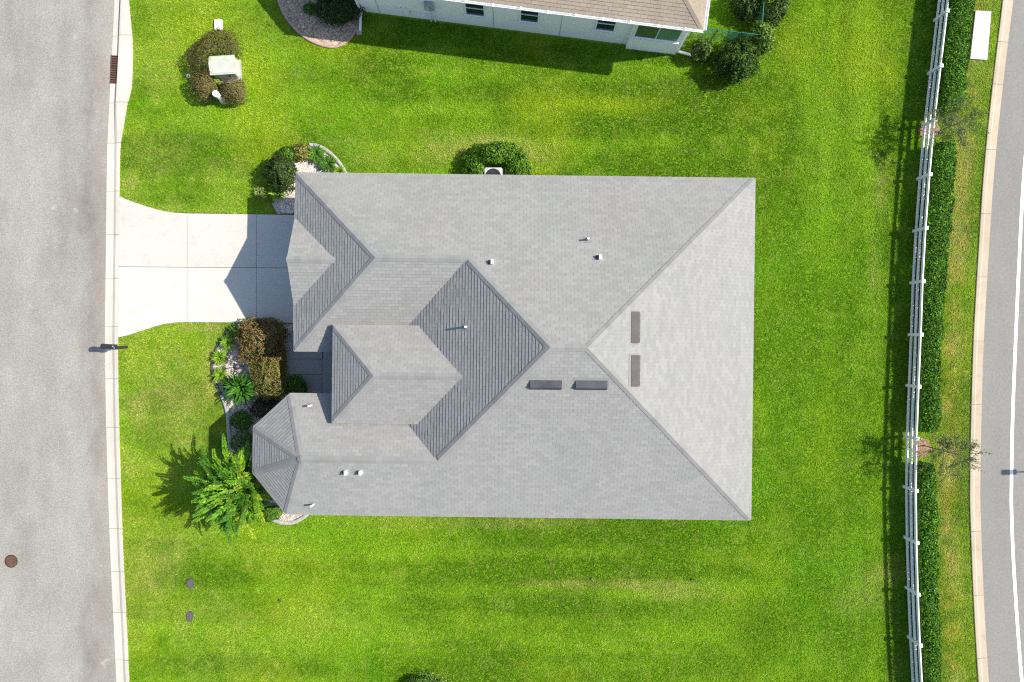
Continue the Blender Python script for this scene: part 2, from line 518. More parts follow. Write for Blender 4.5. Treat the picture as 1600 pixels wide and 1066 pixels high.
walk = thing('walkway', G(480, 570), 'grey concrete entry walk between garage and front bay', 'walkway', None, 'structure')
ws = [[(462, 505.6), (505, 505.6), (505, 561 - g), (447, 561 - g), (446, 540)],
      [(447, 561 + g), (503.5 - g, 561 + g), (503.5 - g, 585 - g), (449, 585 - g)],
      [(449, 585 + g), (503.5 - g, 585 + g), (503.5 - g, 625), (470, 625), (457, 609)],
      [(503.5 + g, 540), (600, 540), (600, 625), (503.5 + g, 625)]]
for s_ in ws:
    mb = MB(); mb.prism([tuple(G(*p)[:2]) for p in s_], -.1, .05); mb.build('concrete_slab', M['walk'], walk)

# ------------------------------------------------------------------ roofs
def clip(poly, conv):
    """clip 2-D polygon by convex counter-clockwise polygon"""
    out = poly
    n = len(conv)
    for i in range(n):
        ax, ay = conv[i]; bx, by = conv[(i + 1) % n]
        res = []
        for j in range(len(out)):
            p, q = out[j], out[(j + 1) % len(out)]
            dp = (bx - ax) * (p[1] - ay) - (by - ay) * (p[0] - ax)
            dq = (bx - ax) * (q[1] - ay) - (by - ay) * (q[0] - ax)
            if dp >= 0: res.append(p)
            if (dp >= 0) != (dq >= 0):
                t = dp / (dp - dq); res.append((p[0] + (q[0] - p[0]) * t, p[1] + (q[1] - p[1]) * t))
        out = res
        if len(out) < 3: return []
    return out
def parea(p): return .5 * sum(p[i][0] * p[(i + 1) % len(p)][1] - p[(i + 1) % len(p)][0] * p[i][1] for i in range(len(p)))

EXPO, TABW = .142, .305
TABMESH = {}
def tabmesh(mat):
    if mat.name not in TABMESH:
        me = bpy.data.meshes.new('shingle')
        w, d = TABW - .0055, EXPO
        V = [(0, 0, -.002), (w, 0, -.002), (w, d, -.002), (0, d, -.002), (0, 0, .022), (w, 0, .022), (w, d, .003), (0, d, .003)]
        me.from_pydata(V, [], [(0, 3, 2, 1), (4, 5, 6, 7), (0, 1, 5, 4), (1, 2, 6, 5), (2, 3, 7, 6), (3, 0, 4, 7)])
        me.materials.append(mat); TABMESH[mat.name] = me
    return TABMESH[mat.name]

def roof_plane(root, pieces, e0, e1, mat, single=0, thick=.018):
    """lay shingle tabs over one roof plane. pieces = convex 3-D polygons, e0-e1 = its eave line"""
    e0, e1 = Vector(e0), Vector(e1)
    p3 = None
    for pc in pieces:
        for p in pc:
            if (Vector(p) - e0).cross(e1 - e0).length > .3 and (p3 is None or Vector(p).z > p3.z): p3 = Vector(p)
    ex = (e1 - e0).normalized()
    nz = ex.cross(p3 - e0).normalized()
    if nz.z < 0: ex = -ex; nz = ex.cross(p3 - e0).normalized()
    ey = nz.cross(ex)
    conv = []
    for pc in pieces:
        q = [((Vector(p) - e0).dot(ex), (Vector(p) - e0).dot(ey)) for p in pc]
        if parea(q) < 0: q.reverse()
        conv.append(q)
    bmax = max(p[1] for q in conv for p in q)
    mb = MB(); left = single
    k0 = int(bmax / EXPO)
    for k in range(k0, -1, -1):
        b0 = k * EXPO - .0; b1 = b0 + EXPO
        off = (k % 2) * TABW / 2 + random.uniform(-.012, .012)
        for q in conv:
            amin = min(p[0] for p in q); amax = max(p[0] for p in q)
            j0 = math.floor((amin - off) / TABW)
            for j in range(j0, int((amax - off) / TABW) + 2):
                a0 = j * TABW + off; a1 = a0 + TABW - .0055
                rect = [(a0, b0), (a1, b0), (a1, b1), (a0, b1)]
                c = clip(rect, q)
                if len(c) < 3: continue
                ar = parea(c)
                if ar < 2e-4: continue
                if left > 0 and ar > .999 * (a1 - a0) * EXPO:
                    m = Matrix((ex, ey, nz)).transposed().to_4x4()
                    m.translation = e0 + ex * a0 + ey * b0
                    share(tabmesh(mat), root, m); left -= 1
                    continue
                th = thick * random.uniform(.85, 1.3)
                n = len(c)
                hh = [th + (.003 - th) * min(1, max(0, (p[1] - b0) / EXPO)) for p in c]
                V = [e0 + ex * p[0] + ey * p[1] - nz * .002 for p in c] + [e0 + ex * p[0] + ey * p[1] + nz * h for p, h in zip(c, hh)]
                F = [tuple(range(n, 2 * n))] + [(i, (i + 1) % n, n + (i + 1) % n, n + i) for i in range(n)]
                mb.add(V, F)
    if mb.f:
        o = mb.build('shingles', mat, root); o['kind'] = 'stuff'
    return ex, ey, nz

def deck(mb, pieces):
    for pc in pieces:
        P = [Vector(p) - Vector((0, 0, .004)) for p in pc]
        nn = (P[1] - P[0]).cross(P[2] - P[0])
        if nn.z < 0: P.reverse()
        mb.add(P, [tuple(range(len(P)))])

CAPMESH = {}
def caps(root, A, B, n1, n2, mat, step=.27, half=.145):
    """ridge cap shingles from A (low) to B (high) between planes with normals n1 and n2"""
    A, B = Vector(A), Vector(B)
    if A.z > B.z: A, B = B, A
    if B.z - A.z > .3: A = A + (B - A).normalized() * .12
    d = B - A; L = d.length; d.normalize()
    up = (n1 + n2).normalized()
    up = (up - d * up.dot(d)).normalized()
    sides = []
    for nn in (n1, n2):
        s_ = nn.cross(d).normalized()
        if s_.dot(Vector((nn.x, nn.y, 0)) if abs(nn.x) + abs(nn.y) > .01 else s_) < 0: s_ = -s_
        sides.append(s_)
    if sides[0].dot(sides[1]) > .5: sides[1] = -sides[1]
    m = max(1, round(L / step)); st = L / m
    V = []
    for t, lo, hi in ((0, .004, .0275), (st * 1.04, .002, .0255)):
        a, b = sides
        V += [d * t + a * half + n1 * lo, d * t + a * half + n1 * hi, d * t + up * (hi + .004), d * t + b * half + n2 * hi, d * t + b * half + n2 * lo, d * t + up * (lo - .01)]
    me = bpy.data.meshes.new('ridge_cap')
    k = 6
    me.from_pydata([tuple(v) for v in V], [], [(i, (i + 1) % k, k + (i + 1) % k, k + i) for i in range(k)] + [tuple(reversed(range(k))), tuple(range(k, 2 * k))])
    me.materials.append(mat)
    for i in range(m):
        share(me, root, Matrix.Translation(A + d * (st * i)))

TH = .0125; E = .9025 / S; ZE = .0975 * H
def HP(u, v, z):       # house frame (pixels in the eave plane) -> world
    return Vector(((u - TH * v) * E, -(v + TH * u) * E, z))
zN = lambda v: ZE + .5 * E * (v + 258.8)
VR = 8.0
ZR = zN(VR)
PW = .5 * 1.064
zW = lambda u: ZE + PW * E * (u + 198.2)
uW = lambda z: (z - ZE) / (PW * E) - 198.2
vg = -119.25; zg = zN(vg)
vw = 180.55; zw = ZE + .5 * E * (274.8 - vw)
UA = uW(ZR)
A1 = HP(-340.5, -258.8, ZE); A2 = HP(376.6, -258.8, ZE); A3 = HP(376.6, 274.8, ZE); A4 = HP(-349.6, 274.8, ZE)
RE = HP(103.4, VR, ZR); RW = HP(UA, VR, ZR)
GW = HP(-201, vg, zg); GE = HP(uW(zg), vg, zg)
A5 = HP(-340.5, 20.3, ZE); A6 = HP(-198.2, 20.3, ZE); A7 = HP(-198.2, 86.3, ZE); A8 = HP(-346, 86.3, ZE)
WE = HP(uW(zw), vw, zw); WA = HP(-313.3, vw, zw)
O1 = HP(-402.5, 139.5, ZE); O2 = HP(-402.5, 211, ZE)
gu, wu = uW(zg), uW(zw)
N_eave_mid = HP(gu, -258.8, ZE); S_eave_mid = HP(wu, 274.8, ZE)

house = thing('house', HP(0, 0, 0), 'single storey house with large grey shingle hip roof', 'house')
dk = MB()
planes = {
    'N': ([[A1, N_eave_mid, GE, GW], [N_eave_mid, A2, RE, RW, GE]], A1, A2),
    'E': ([[A2, A3, RE]], A2, A3),
    'S': ([[A3, S_eave_mid, WE, RW, RE], [S_eave_mid, A4, WA, WE]], A3, A4),
    'GW': ([[A1, GW, A5]], A1, A5),
    'GS': ([[A5, GW, GE, A6]], A5, A6),
    'W': ([[GE, RW, WE, A7, A6]], A6, A7),
    'WN': ([[A8, A7, WE, WA]], A8, A7),
    'O1': ([[A8, WA, O1]], A8, O1), 'O2': ([[O1, WA, O2]], O1, O2), 'O3': ([[O2, WA, A4]], O2, A4),
}
# entry roof, raised
Z2 = .123 * H
eu, evn, evs = -271.9, -20.8, 127.4; evc = (evn + evs) / 2
ZE2 = Z2 + .5 * E * (evs - evn) / 2
B1 = HP(eu, evn, Z2); B2 = HP(eu, evs, Z2); BA = HP(-202, evc, ZE2)
BR = HP(uW(ZE2), evc, ZE2); BV1 = HP(uW(Z2), evn, Z2); BV2 = HP(uW(Z2), evs, Z2)
planes['EN'] = ([[B1, BA, BR, BV1]], B1, BV1)
planes['ES'] = ([[B2, BV2, BR, BA]], B2, BV2)
planes['EW'] = ([[B1, B2, BA]], B1, B2)
# small gable over the garage door
gh = 69.5; zg2 = ZE + .52 * E * gh
gI = HP(-340.5 + (zg2 - ZE) / (.5 * E), vg, zg2)
C1 = HP(-341.5, vg - gh, ZE); C2 = HP(-341.5, vg + gh, ZE); CA = HP(-341.5, vg, zg2 + .004)
Ci1 = HP(-339.5, vg - gh, ZE + .004); Ci2 = HP(-339.5, vg + gh, ZE + .004)
up = Vector((0, 0, .02))
planes['CN'] = ([[C1 + up, CA + up, gI + up]], C1 + up, C1 + up + (gI - CA))
planes['CS'] = ([[C2 + up, gI + up, CA + up]], C2 + up, C2 + up + (gI - CA))
for k, (pcs, a, b) in planes.items(): deck(dk, pcs)
# soffits close the roof from below
zs = ZE - .15
for q in ([(-198.2, -258.8), (376.6, -258.8), (376.6, 274.8), (-198.2, 274.8)], [(-340.5, -258.8), (-198.2, -258.8), (-198.2, 20.3), (-340.5, 20.3)],
          [(-349.6, 274.8), (-402.5, 211), (-402.5, 139.5), (-346, 86.3), (-198.2, 86.3), (-198.2, 274.8)]):
    dk.add([HP(u, v, zs) for u, v in q], [tuple(range(len(q)))])
dk.add([HP(u, v, Z2 - .15) for u, v in ((eu, evn), (eu, evs), (-142, evs), (-142, evn))], [(0, 1, 2, 3)])
roof = dk.build('roof', M['deckgrey'], house)
NRM = {}
for k, (pcs, a, b) in planes.items():
    NRM[k] = roof_plane(roof, pcs, a, b, M['shingle'], single={'W': 210, 'EW': 60, 'GW': 28}.get(k, 0))[2]
for a, b, p, q in ((A2, RE, 'N', 'E'), (A3, RE, 'E', 'S'), (RW, RE, 'N', 'S'), (GE, RW, 'N', 'W'), (WE, RW, 'W', 'S'), (A1, GW, 'N', 'GW'), (A5, GW, 'GW', 'GS'),
                   (GW, GE, 'N', 'GS'), (WA, WE, 'WN', 'S'), (A8, WA, 'WN', 'O1'), (O1, WA, 'O1', 'O2'), (O2, WA, 'O2', 'O3'), (A4, WA, 'O3', 'S'),
                   (B1, BA, 'EN', 'EW'), (B2, BA, 'ES', 'EW'), (BA, BR, 'EN', 'ES'), (CA + up, gI + up, 'CN', 'CS')):
    caps(roof, a, b, NRM[p], NRM[q], M['cap'])
def fascia(root, a, b, drop=.16, mat=None, name='fascia'):
    a, b = Vector(a), Vector(b); d = b - a
    mb = MB()
    nrm = Vector((d.y, -d.x, 0)).normalized() * .022
    hgt = Vector((0, 0, drop)); u_ = Vector((0, 0, .004))
    P = [a + u_, b + u_, b + u_ + nrm, a + u_ + nrm, a - hgt, b - hgt, b - hgt + nrm, a - hgt + nrm]
    mb.add(P, [(0, 1, 2, 3), (7, 6, 5, 4), (0, 4, 5, 1), (3, 2, 6, 7), (0, 3, 7, 4), (1, 5, 6, 2)])
    return mb.build(name, mat or M['trim'], root)
for a, b in ((A2, A1), (A3, A2), (A4, A3), (A1, C1), (C2, A5), (A5, A6), (A7, A8), (A8, O1), (O1, O2), (O2, A4), (B1, B2), (B2, BV2), (BV1, B1), (C1, CA), (CA, C2)):
    # outward side: keep the board outside the eave
    mid = (a + b) / 2; d = b - a; nn = Vector((d.y, -d.x, 0)).normalized()
    cen = HP(-20, 8, 0)
    if nn.dot(Vector((mid.x - cen.x, mid.y - cen.y, 0))) < 0 and (a, b) not in (((A5, A6)), ((A7, A8))): a, b = b, a
    if (a, b) == (A5, A6): a, b = A6, A5
    fascia(roof, a, b)
# walls
def block(name, us, z0, z1, mat, root=house):
    mb = MB(); mb.prism([tuple(HP(u, v, 0)[:2]) for u, v in us], z0, z1); return mb.build(name, mat, root)
block('wall', [(-180, -242), (360, -242), (360, 258), (-180, 258)], 0, zs, M['stucco'])
block('wall', [(-324, -242), (-180, -242), (-180, 4), (-324, 4)], 0, zs, M['stucco'])
block('wall', [(-341, 258), (-386, 204), (-386, 147), (-338, 103), (-180, 103), (-180, 258)], 0, zs, M['stucco'])
block('wall', [(-257, -6), (-130, -6), (-130, 113), (-257, 113)], ZE - .1, Z2 - .15, M['stucco'])
for v in (14, 93): block('column', [(-256, v - 6), (-244, v - 6), (-244, v + 6), (-256, v + 6)], .05, ZE - .1, M['stucco'])
mb = MB()
P = [HP(-337, vg - gh + 8, ZE - .15), HP(-337, vg + gh - 8, ZE - .15), HP(-337, vg, zg2 - .14), HP(-322, vg - gh + 8, ZE - .15), HP(-322, vg + gh - 8, ZE - .15), HP(-322, vg, zg2 - .14)]
mb.add(P, [(0, 1, 2), (5, 4, 3), (0, 3, 4, 1), (1, 4, 5, 2), (2, 5, 3, 0)]); mb.build('gable_wall', M['stucco'], house)
gd = block('garage_door', [(-327, vg - 92), (-324.2, vg - 92), (-324.2, vg + 92), (-327, vg + 92)], .06, 2.25, M['white'])
for i in range(1, 4):
    mb = MB(); mb.box(HP(-327.4, vg, .06 + i * .547), (.015, 184 * E, .02), -TH); mb.build('panel_joint', M['trim'], gd)
fd = block('front_door', [(-183, 35), (-180.2, 35), (-180.2, 72), (-183, 72)], .06, 2.15, M['black'])
mb = MB(); mb.tube(HP(-184.5, 66, 1.0), HP(-183, 66, 1.0), .03); mb.build('handle', M['trim'], fd)

# roof vents
def on_plane(px, py, p, e, n):
    """where the drone's view of a pixel meets a roof plane"""
    o = Vector((0, 0, H)); d = G(px, py) - o
    t = (Vector(e) - o).dot(n) / d.dot(n)
    return o + d * t
def off_ridge_vent(px, py, key, mat, L=1.2, W=.37):
    n = NRM[key]; c = on_plane(px, py, None, planes[key][1], n)
    down = Vector((n.x, n.y, 0)).normalized(); down = (down - n * down.dot(n)).normalized()
    al = n.cross(down).normalized()
    vt = MB()
    P = []
    for a in (-L / 2, L / 2):
        P += [c + al * a - down * W / 2 + n * .012, c + al * a - down * W / 2 + n * .035, c + al * a + down * W * .17 + n * .16, c + al * a + down * W * .5 + n * .07, c + al * a + down * W * .5 + n * .012]
    vt.add(P, [(0, 1, 6, 5), (1, 2, 7, 6), (2, 3, 8, 7), (3, 4, 9, 8), (4, 3, 2, 1, 0), (5, 6, 7, 8, 9)])
    o = vt.build('off_ridge_vent', mat, house)
    fl = MB()
    q = [c + al * a + down * b + n * .018 for a, b in ((-L / 2 - .07, -W / 2 - .1), (L / 2 + .07, -W / 2 - .1), (L / 2 + .07, W / 2 + .01), (-L / 2 - .07, W / 2 + .01))]
    fl.add(q, [(0, 1, 2, 3)]); fl.build('flange', M['cap'], o)
    lo = MB()
    for i in range(5):
        a = -L / 2 + L * (i + .5) / 5
        m3 = Matrix((al, down, n)).transposed()
        lo.box(c + al * a + down * (W * .5 + .004) + n * .055, (L / 5 * .8, .008, .05), 0, m3)
    lo.build('louvre', M['black'], o)
off_ridge_vent(853, 600.5, 'S', M['dark_metal']); off_ridge_vent(924, 601, 'S', M['dark_metal'])
off_ridge_vent(992, 511.5, 'E', M['brown_metal']); off_ridge_vent(992, 579.5, 'E', M['brown_metal'])
def box_vent(px, py, key):
    n = NRM[key]; c = on_plane(px, py, None, planes[key][1], n)
    mb = MB(); mb.box(c + n * .012, (.36, .36, .006), 0, n.to_track_quat('Z', 'Y').to_matrix())
    o = mb.build('gooseneck_vent', M['trim'], house)
    w = .115; zz = c.z
    prof = [(.085, -.04), (.085, .16), (.055, .20), (0, .205), (-.012, .20), (-.012, -.04)]
    w = .085
    P = [Vector((c.x + x, c.y + s_ * w, zz + z)) for s_ in (-1, 1) for x, z in prof]
    k = len(prof); h = MB()
    h.add(P, [(i, (i + 1) % k, k + (i + 1) % k, k + i) for i in range(k)] + [tuple(reversed(range(k))), tuple(range(k, 2 * k))])
    h.build('hood', M['white'], o)
    m_ = MB(); pr = [(-.013, -.04), (-.013, .19), (-.045, .175), (-.12, .05), (-.12, -.04)]; k = len(pr)
    m_.add([Vector((c.x + x, c.y + s_ * .08, zz + z)) for s_ in (-1, 1) for x, z in pr], [(i, (i + 1) % k, k + (i + 1) % k, k + i) for i in range(k)] + [tuple(reversed(range(k))), tuple(range(k, 2 * k))])
    m_.build('mouth_shade', M['black'], o)  # solid black wedge stands in for the shade in the vent opening
for px, py, key in ((767.5, 410, 'N'), (935.5, 402.5, 'N'), (539.5, 738, 'S'), (562.5, 738, 'S')): box_vent(px, py, key)
def pipe_vent(px, py, key, h=.36):
    n = NRM[key]; c = on_plane(px, py, None, planes[key][1], n)
    mb = MB(); mb.tube(c - Vector((0, 0, .05)), c + Vector((0, 0, h)), .042, n=12); o = mb.build('vent_pipe', M['white'], house)
    f = MB(); f.box(c + n * .013, (.30, .30, .008), 0, n.to_track_quat('Z', 'Y').to_matrix()); f.build('flashing', M['cap'], o)
    f = MB(); f.tube(c, c + Vector((0, 0, .10)), .085, .05, 12); f.build('boot', M['trim'], o)
for px, py, key in ((918, 374.5, 'N'), (728, 511, 'W'), (486, 633.5, 'WN'), (490, 788, 'S')): pipe_vent(px, py, key)

# ------------------------------------------------------------------ the neighbour's house
NZ = .107 * H
ne = G(1099, 46, NZ); ang = math.atan2(-(46 + 26), 1099 - 527)
nx = Vector((math.cos(ang), math.sin(ang), 0)); ny = Vector((-nx.y, nx.x, 0))
def NP(a, b, z): return Vector((ne.x, ne.y, 0)) + nx * a + ny * b + Vector((0, 0, z))
nb = thing('neighbour_house', NP(-8, 5, 0), 'white stucco house with tan shingle roof at the top edge', 'house')
D = 11.0; Lw = -15.35
q1 = NP(0, 0, NZ); q2 = NP(0, D, NZ); q3 = NP(Lw, 0, NZ); q4 = NP(Lw, D, NZ)
o1 = NP(Lw - 1.9, 1.9, NZ); o2 = NP(Lw - 1.9, D - 1.9, NZ)
zt = NZ + .5 * D / 2
rE = NP(-D / 2, D / 2, zt); rW = NP(Lw + 3.4, D / 2, zt)
npl = {'S': ([[q3, q1, rE, rW]], q3, q1), 'E': ([[q1, q2, rE]], q1, q2), 'N': ([[q2, q4, rW, rE]], q2, q4),
       'SW': ([[q3, rW, o1]], q3, o1), 'W': ([[o1, rW, o2]], o1, o2), 'NW': ([[o2, rW, q4]], o2, q4)}
dk = MB()
for k, (pcs, a, b) in npl.items(): deck(dk, pcs)
dk.add([NP(a, b, NZ - .17) for a, b in ((0, 0), (0, D), (Lw, D), (Lw - 1.9, D - 1.9), (Lw - 1.9, 1.9), (Lw, 0))], [tuple(range(6))])
nroof = dk.build('roof', M['decktan'], nb)
NN = {}
for k, (pcs, a, b) in npl.items():
    NN[k] = roof_plane(nroof, pcs, a, b, M['tan'], single=0)[2]
for a, b, p, q in ((q1, rE, 'S', 'E'), (rW, rE, 'S', 'N'), (q3, rW, 'S', 'SW')): caps(nroof, a, b, NN[p], NN[q], M['tan'])
fascia(nroof, q1, q2, .17, M['white'])
for a, b in ((q2, q4), (q4, o2), (o2, o1), (o1, q3), (q3, q1)): fascia(nroof, b, a, .17, M['white'])
# gutters with hangers along the south and the west bay
def gutter(a, b, out, root, hang):
    a, b = Vector(a), Vector(b); d = (b - a); L = d.length; d.normalize()
    prof = [(0.03, -.005), (.03, -.13), (.10, -.13), (.14, -.03), (.14, 0), (.125, 0), (.125, -.03), (.095, -.12), (.04, -.12), (.04, -.005)]
    mb = MB(); k = len(prof)
    P = [p + out * x + Vector((0, 0, z)) for p in (a, b) for x, z in prof]
    mb.add(P, [(i, (i + 1) % k, k + (i + 1) % k, k + i) for i in range(k)] + [tuple(range(k)), tuple(reversed(range(k, 2 * k)))])
    g_ = mb.build('gutter', M['white'], root)
    t_ = hang * .6
    while t_ < L:
        h = MB(); c = a + d * t_ + out * .075 + Vector((0, 0, .004))
        h.box(c, (.05, .17, .012), math.atan2(d.y, d.x)); h.build('gutter_hanger', M['white'], g_); t_ += hang
gutter(q3, q1 + nx * .02, -ny, nb, 1.16)
gutter(q1 + Vector((0, 0, 0)), q2, nx, nb, 30)
# walls
IN = .42
wbz = NZ - .17
def nblock(name, ab, z0, z1, mat, root=nb):
    mb = MB(); mb.prism([tuple(NP(a, b, 0)[:2]) for a, b in ab], z0, z1); return mb.build(name, mat, root)
nblock('wall', [(-IN - .1, IN + .1), (-IN - .1, D - IN), (Lw + .1, D - IN), (Lw - 1.9 + IN, D - 1.9 - .15), (Lw - 1.9 + IN, 1.9 + .15), (Lw + .05, IN + .1)], -.1, wbz, M['nstucco'])
nblock('wall', [(-2.75, .32), (-IN, .32), (-IN, IN + .4), (-2.75, IN + .4)], -.1, wbz, M['nstucco'])
def wall_hit(px, py, b0):
    """pixel -> (along, height) on the neighbour's wall plane b = b0"""
    o = Vector((0, 0, H)); d = G(px, py) - o
    p0 = NP(0, b0, 0); t = (p0 - o).dot(ny) / d.dot(ny); p = o + d * t
    return (p - NP(0, 0, 0)).dot(nx), p.z
def window(x0, x1, yb, b0, hgt, halves=False):
    a0, z0 = wall_hit(x0, yb - .12 * (x1 - x0) / 2, b0); a1, _ = wall_hit(x1, yb + .12 * (x1 - x0) / 2, b0)
    w = a1 - a0; ca = (a0 + a1) / 2
    mb = MB()
    rz = ang
    for da, dz, sa, sz in ((0, hgt / 2, w + .1, .06), (0, -hgt / 2, w + .1, .06), (-w / 2, 0, .06, hgt), (w / 2, 0, .06, hgt), (0, 0.02, .03 if halves else w, hgt if halves else .04)):
        mb.box(NP(ca + da, b0 - .02, z0 + hgt / 2 + dz), (sa, .06, sz), rz)
    wd = mb.build('window', M['white'], nb)
    if halves:
        for sgn, mt in ((-1, 'glass'), (1, 'green_glass')):
            p = MB(); p.box(NP(ca + sgn * w / 4, b0 - .012, z0 + hgt / 2), (w / 2 - .05, .02, hgt - .06), rz); p.build('pane', M[mt], wd)
    else:
        for sgn in (-1, 1):
            p = MB(); p.box(NP(ca, b0 - .012, z0 + hgt / 2 + sgn * hgt / 4), (w - .06, .02, hgt / 2 - .06), rz); p.build('pane', M['glass'], wd)
    s_ = MB(); s_.box(NP(ca, b0 - .05, z0 - .05), (w + .2, .12, .05), rz); s_.build('sill', M['white'], wd)
b_w = IN + .1
window(728.5, 757.5, 23, b_w, 1.25); window(813, 841, 33, b_w, 1.25); window(930, 959, 46.5, b_w, 1.25)
window(990, 1058, 60, .32, 1.45, True)
# electric meter with conduits, hose bib, downspouts
for px_ in (598, 771, 878):
    a_, z_ = wall_hit(px_, 30, b_w); mb = MB(); mb.box(NP(a_, b_w - .002, 1.55), (.018, .012, 3.0), ang); mb.build('control_joint', M['trim'], nb)
a_, z_ = wall_hit(671, 8, b_w)
mb = MB(); mb.bbox(NP(a_, b_w - .09, z_ + .1), (.42, .18, .55), .03, ang); mt = mb.build('meter_box', M['grey_plastic'], nb)
mb = MB(); mb.tube(NP(a_ - .05, b_w - .17, z_ + .15), NP(a_ - .05, b_w - .27, z_ + .15), .09, n=16); mb.build('meter_dial', M['acgrey'], mt)
for da in (-.08, .12):
    mb = MB(); mb.tube(NP(a_ + da, b_w - .06, .0), NP(a_ + da, b_w - .06, z_ - .17), .035, n=8); mb.build('conduit', M['white'], nb)
a_, z_ = wall_hit(641, 17, b_w)
mb = MB(); mb.tube(NP(a_, b_w, z_), NP(a_, b_w - .10, z_ - .02), .02); mb.tube(NP(a_, b_w - .1, z_), NP(a_, b_w - .11, z_ - .1), .016)
mb.box(NP(a_, b_w - .06, z_ + .04), (.09, .02, .02), ang); mb.build('hose_bib', M['grey_plastic'], nb)
for da in (-.5, -.25): 
    mb = MB(); mb.box(NP(a_ + da, b_w - .03, z_ + .25), (.16, .05, .16), ang); mb.build('cable_box', M['white'], nb)
def downspout(a, b, dirv, root, top):
    mb = MB()
    for p, q in (((a, b, top), (a, b, .22)), ):
        mb.box(NP(a, b, (top + .22) / 2), (.07, .09, top - .22), ang)
    mb.build('downspout', M['white'], root)
    mb = MB(); e = NP(a, b, .16) + dirv * .45
    mb.box(NP(a, b, .14) + dirv * .42, (.95, .10, .09), math.atan2(dirv.y, dirv.x), Matrix.Rotation(.08, 3, 'Y')); mb.build('downspout_outlet', M['white'], root)
downspout(Lw + .12, .44, Vector((-.05, -1, 0)).normalized(), nb, NZ - .2)
downspout(-IN + .07, .42, Vector((.97, -.22, 0)), nb, NZ - .2)
sb = G(561, 48)
mb = MB()
mb.bbox(sb + Vector((0, 0, .04)), (.26, .42, .08), .02, .1)
tag(mb.build('splash_block', M['edging'], None, sb), 'small grey splash block below the downspout of the white house', 'splash block')

# ------------------------------------------------------------------ white rail fence
FE = .0326
posts = [(1504, -155), (1492.5, -70), (1482, 16), (1472, 102), (1462.3, 186.5), (1454.5, 272), (1448.3, 356), (1443.6, 439.5), (1440.7, 523), (1437.3, 604.5), (1434.2, 686), (1433, 767.5), (1434, 849), (1436.2, 930), (1439.4, 1009.5), (1444, 1091), (1450, 1172)]
fh = FE * H
pts = [G(x, y, fh) for x, y in posts]
pts = [Vector((p.x, p.y, 0)) for p in pts]
fence = thing('rail_fence', pts[8], 'white vinyl three rail fence beside the clipped hedge', 'fence')
for i, p in enumerate(pts):
    d = pts[min(i + 1, len(pts) - 1)] - pts[max(i - 1, 0)]
    rz = math.atan2(d.y, d.x)
    mb = MB(); mb.box(p + Vector((0, 0, fh / 2 - .1)), (.127, .127, fh + .1), rz); po = mb.build('post', M['vinyl'], fence)
    c = MB(); c.bbox(p + Vector((0, 0, fh - .03)), (.175, .175, .05), .015, rz)
    m_ = Matrix.Rotation(rz, 3, 'Z')
    c.add([p + Vector((0, 0, fh - .006)) + m_ @ Vector((x * .075, y * .075, 0)) for x, y in ((-1, -1), (1, -1), (1, 1), (-1, 1))] + [p + Vector((0, 0, fh + .035))], [(0, 1, 4), (1, 2, 4), (2, 3, 4), (3, 0, 4)])
    c.build('cap', M['vinyl'], po)
    if i < len(pts) - 1:
        q = pts[i + 1]; dd = q - p; L = dd.length; rz = math.atan2(dd.y, dd.x)
        for zc in (.22, .56, .90):
            mb = MB(); mb.box((p + q) / 2 + Vector((0, 0, zc)), (L - .12, .05, .145), rz); mb.build('rail', M['vinyl'], fence)

# ------------------------------------------------------------------ foliage makers
def leaf_quads(Pc, Nn, Dd, L, W, colr):
    """diamond leaves folded along the midrib: centre Pc, normal Nn, direction Dd"""
    Sd = np.cross(Nn, Dd); Sd /= np.linalg.norm(Sd, axis=1, keepdims=True) + 1e-9
    L = L[:, None]; W = W[:, None]
    fold = Nn * W * .35
    a = Pc - Dd * L * .5; b = Pc + Sd * W * .5 + fold; c = Pc + Dd * L * .5 - Nn * L * .12; d = Pc - Sd * W * .5 + fold
    V = np.stack([a, b, c, d], 1).reshape(-1, 3)
    n = len(Pc); i = np.arange(n) * 4
    F = np.concatenate([np.stack([i, i + 1, i + 2], 1), np.stack([i, i + 2, i + 3], 1)])
    return V, F, np.repeat(colr, 4, 0)
def unit(a): return a / (np.linalg.norm(a, axis=1, keepdims=True) + 1e-9)
def palette(n, cols, jit=.25):
    cols = np.array(cols)
    k = rng.integers(0, len(cols), n); k2 = rng.integers(0, len(cols), n); t = rng.random(n)[:, None] * .5
    c = cols[k] * (1 - t) + cols[k2] * t
    return np.clip(c * (1 + rng.normal(0, jit, (n, 1))).clip(.4, 1.8), .002, .9)

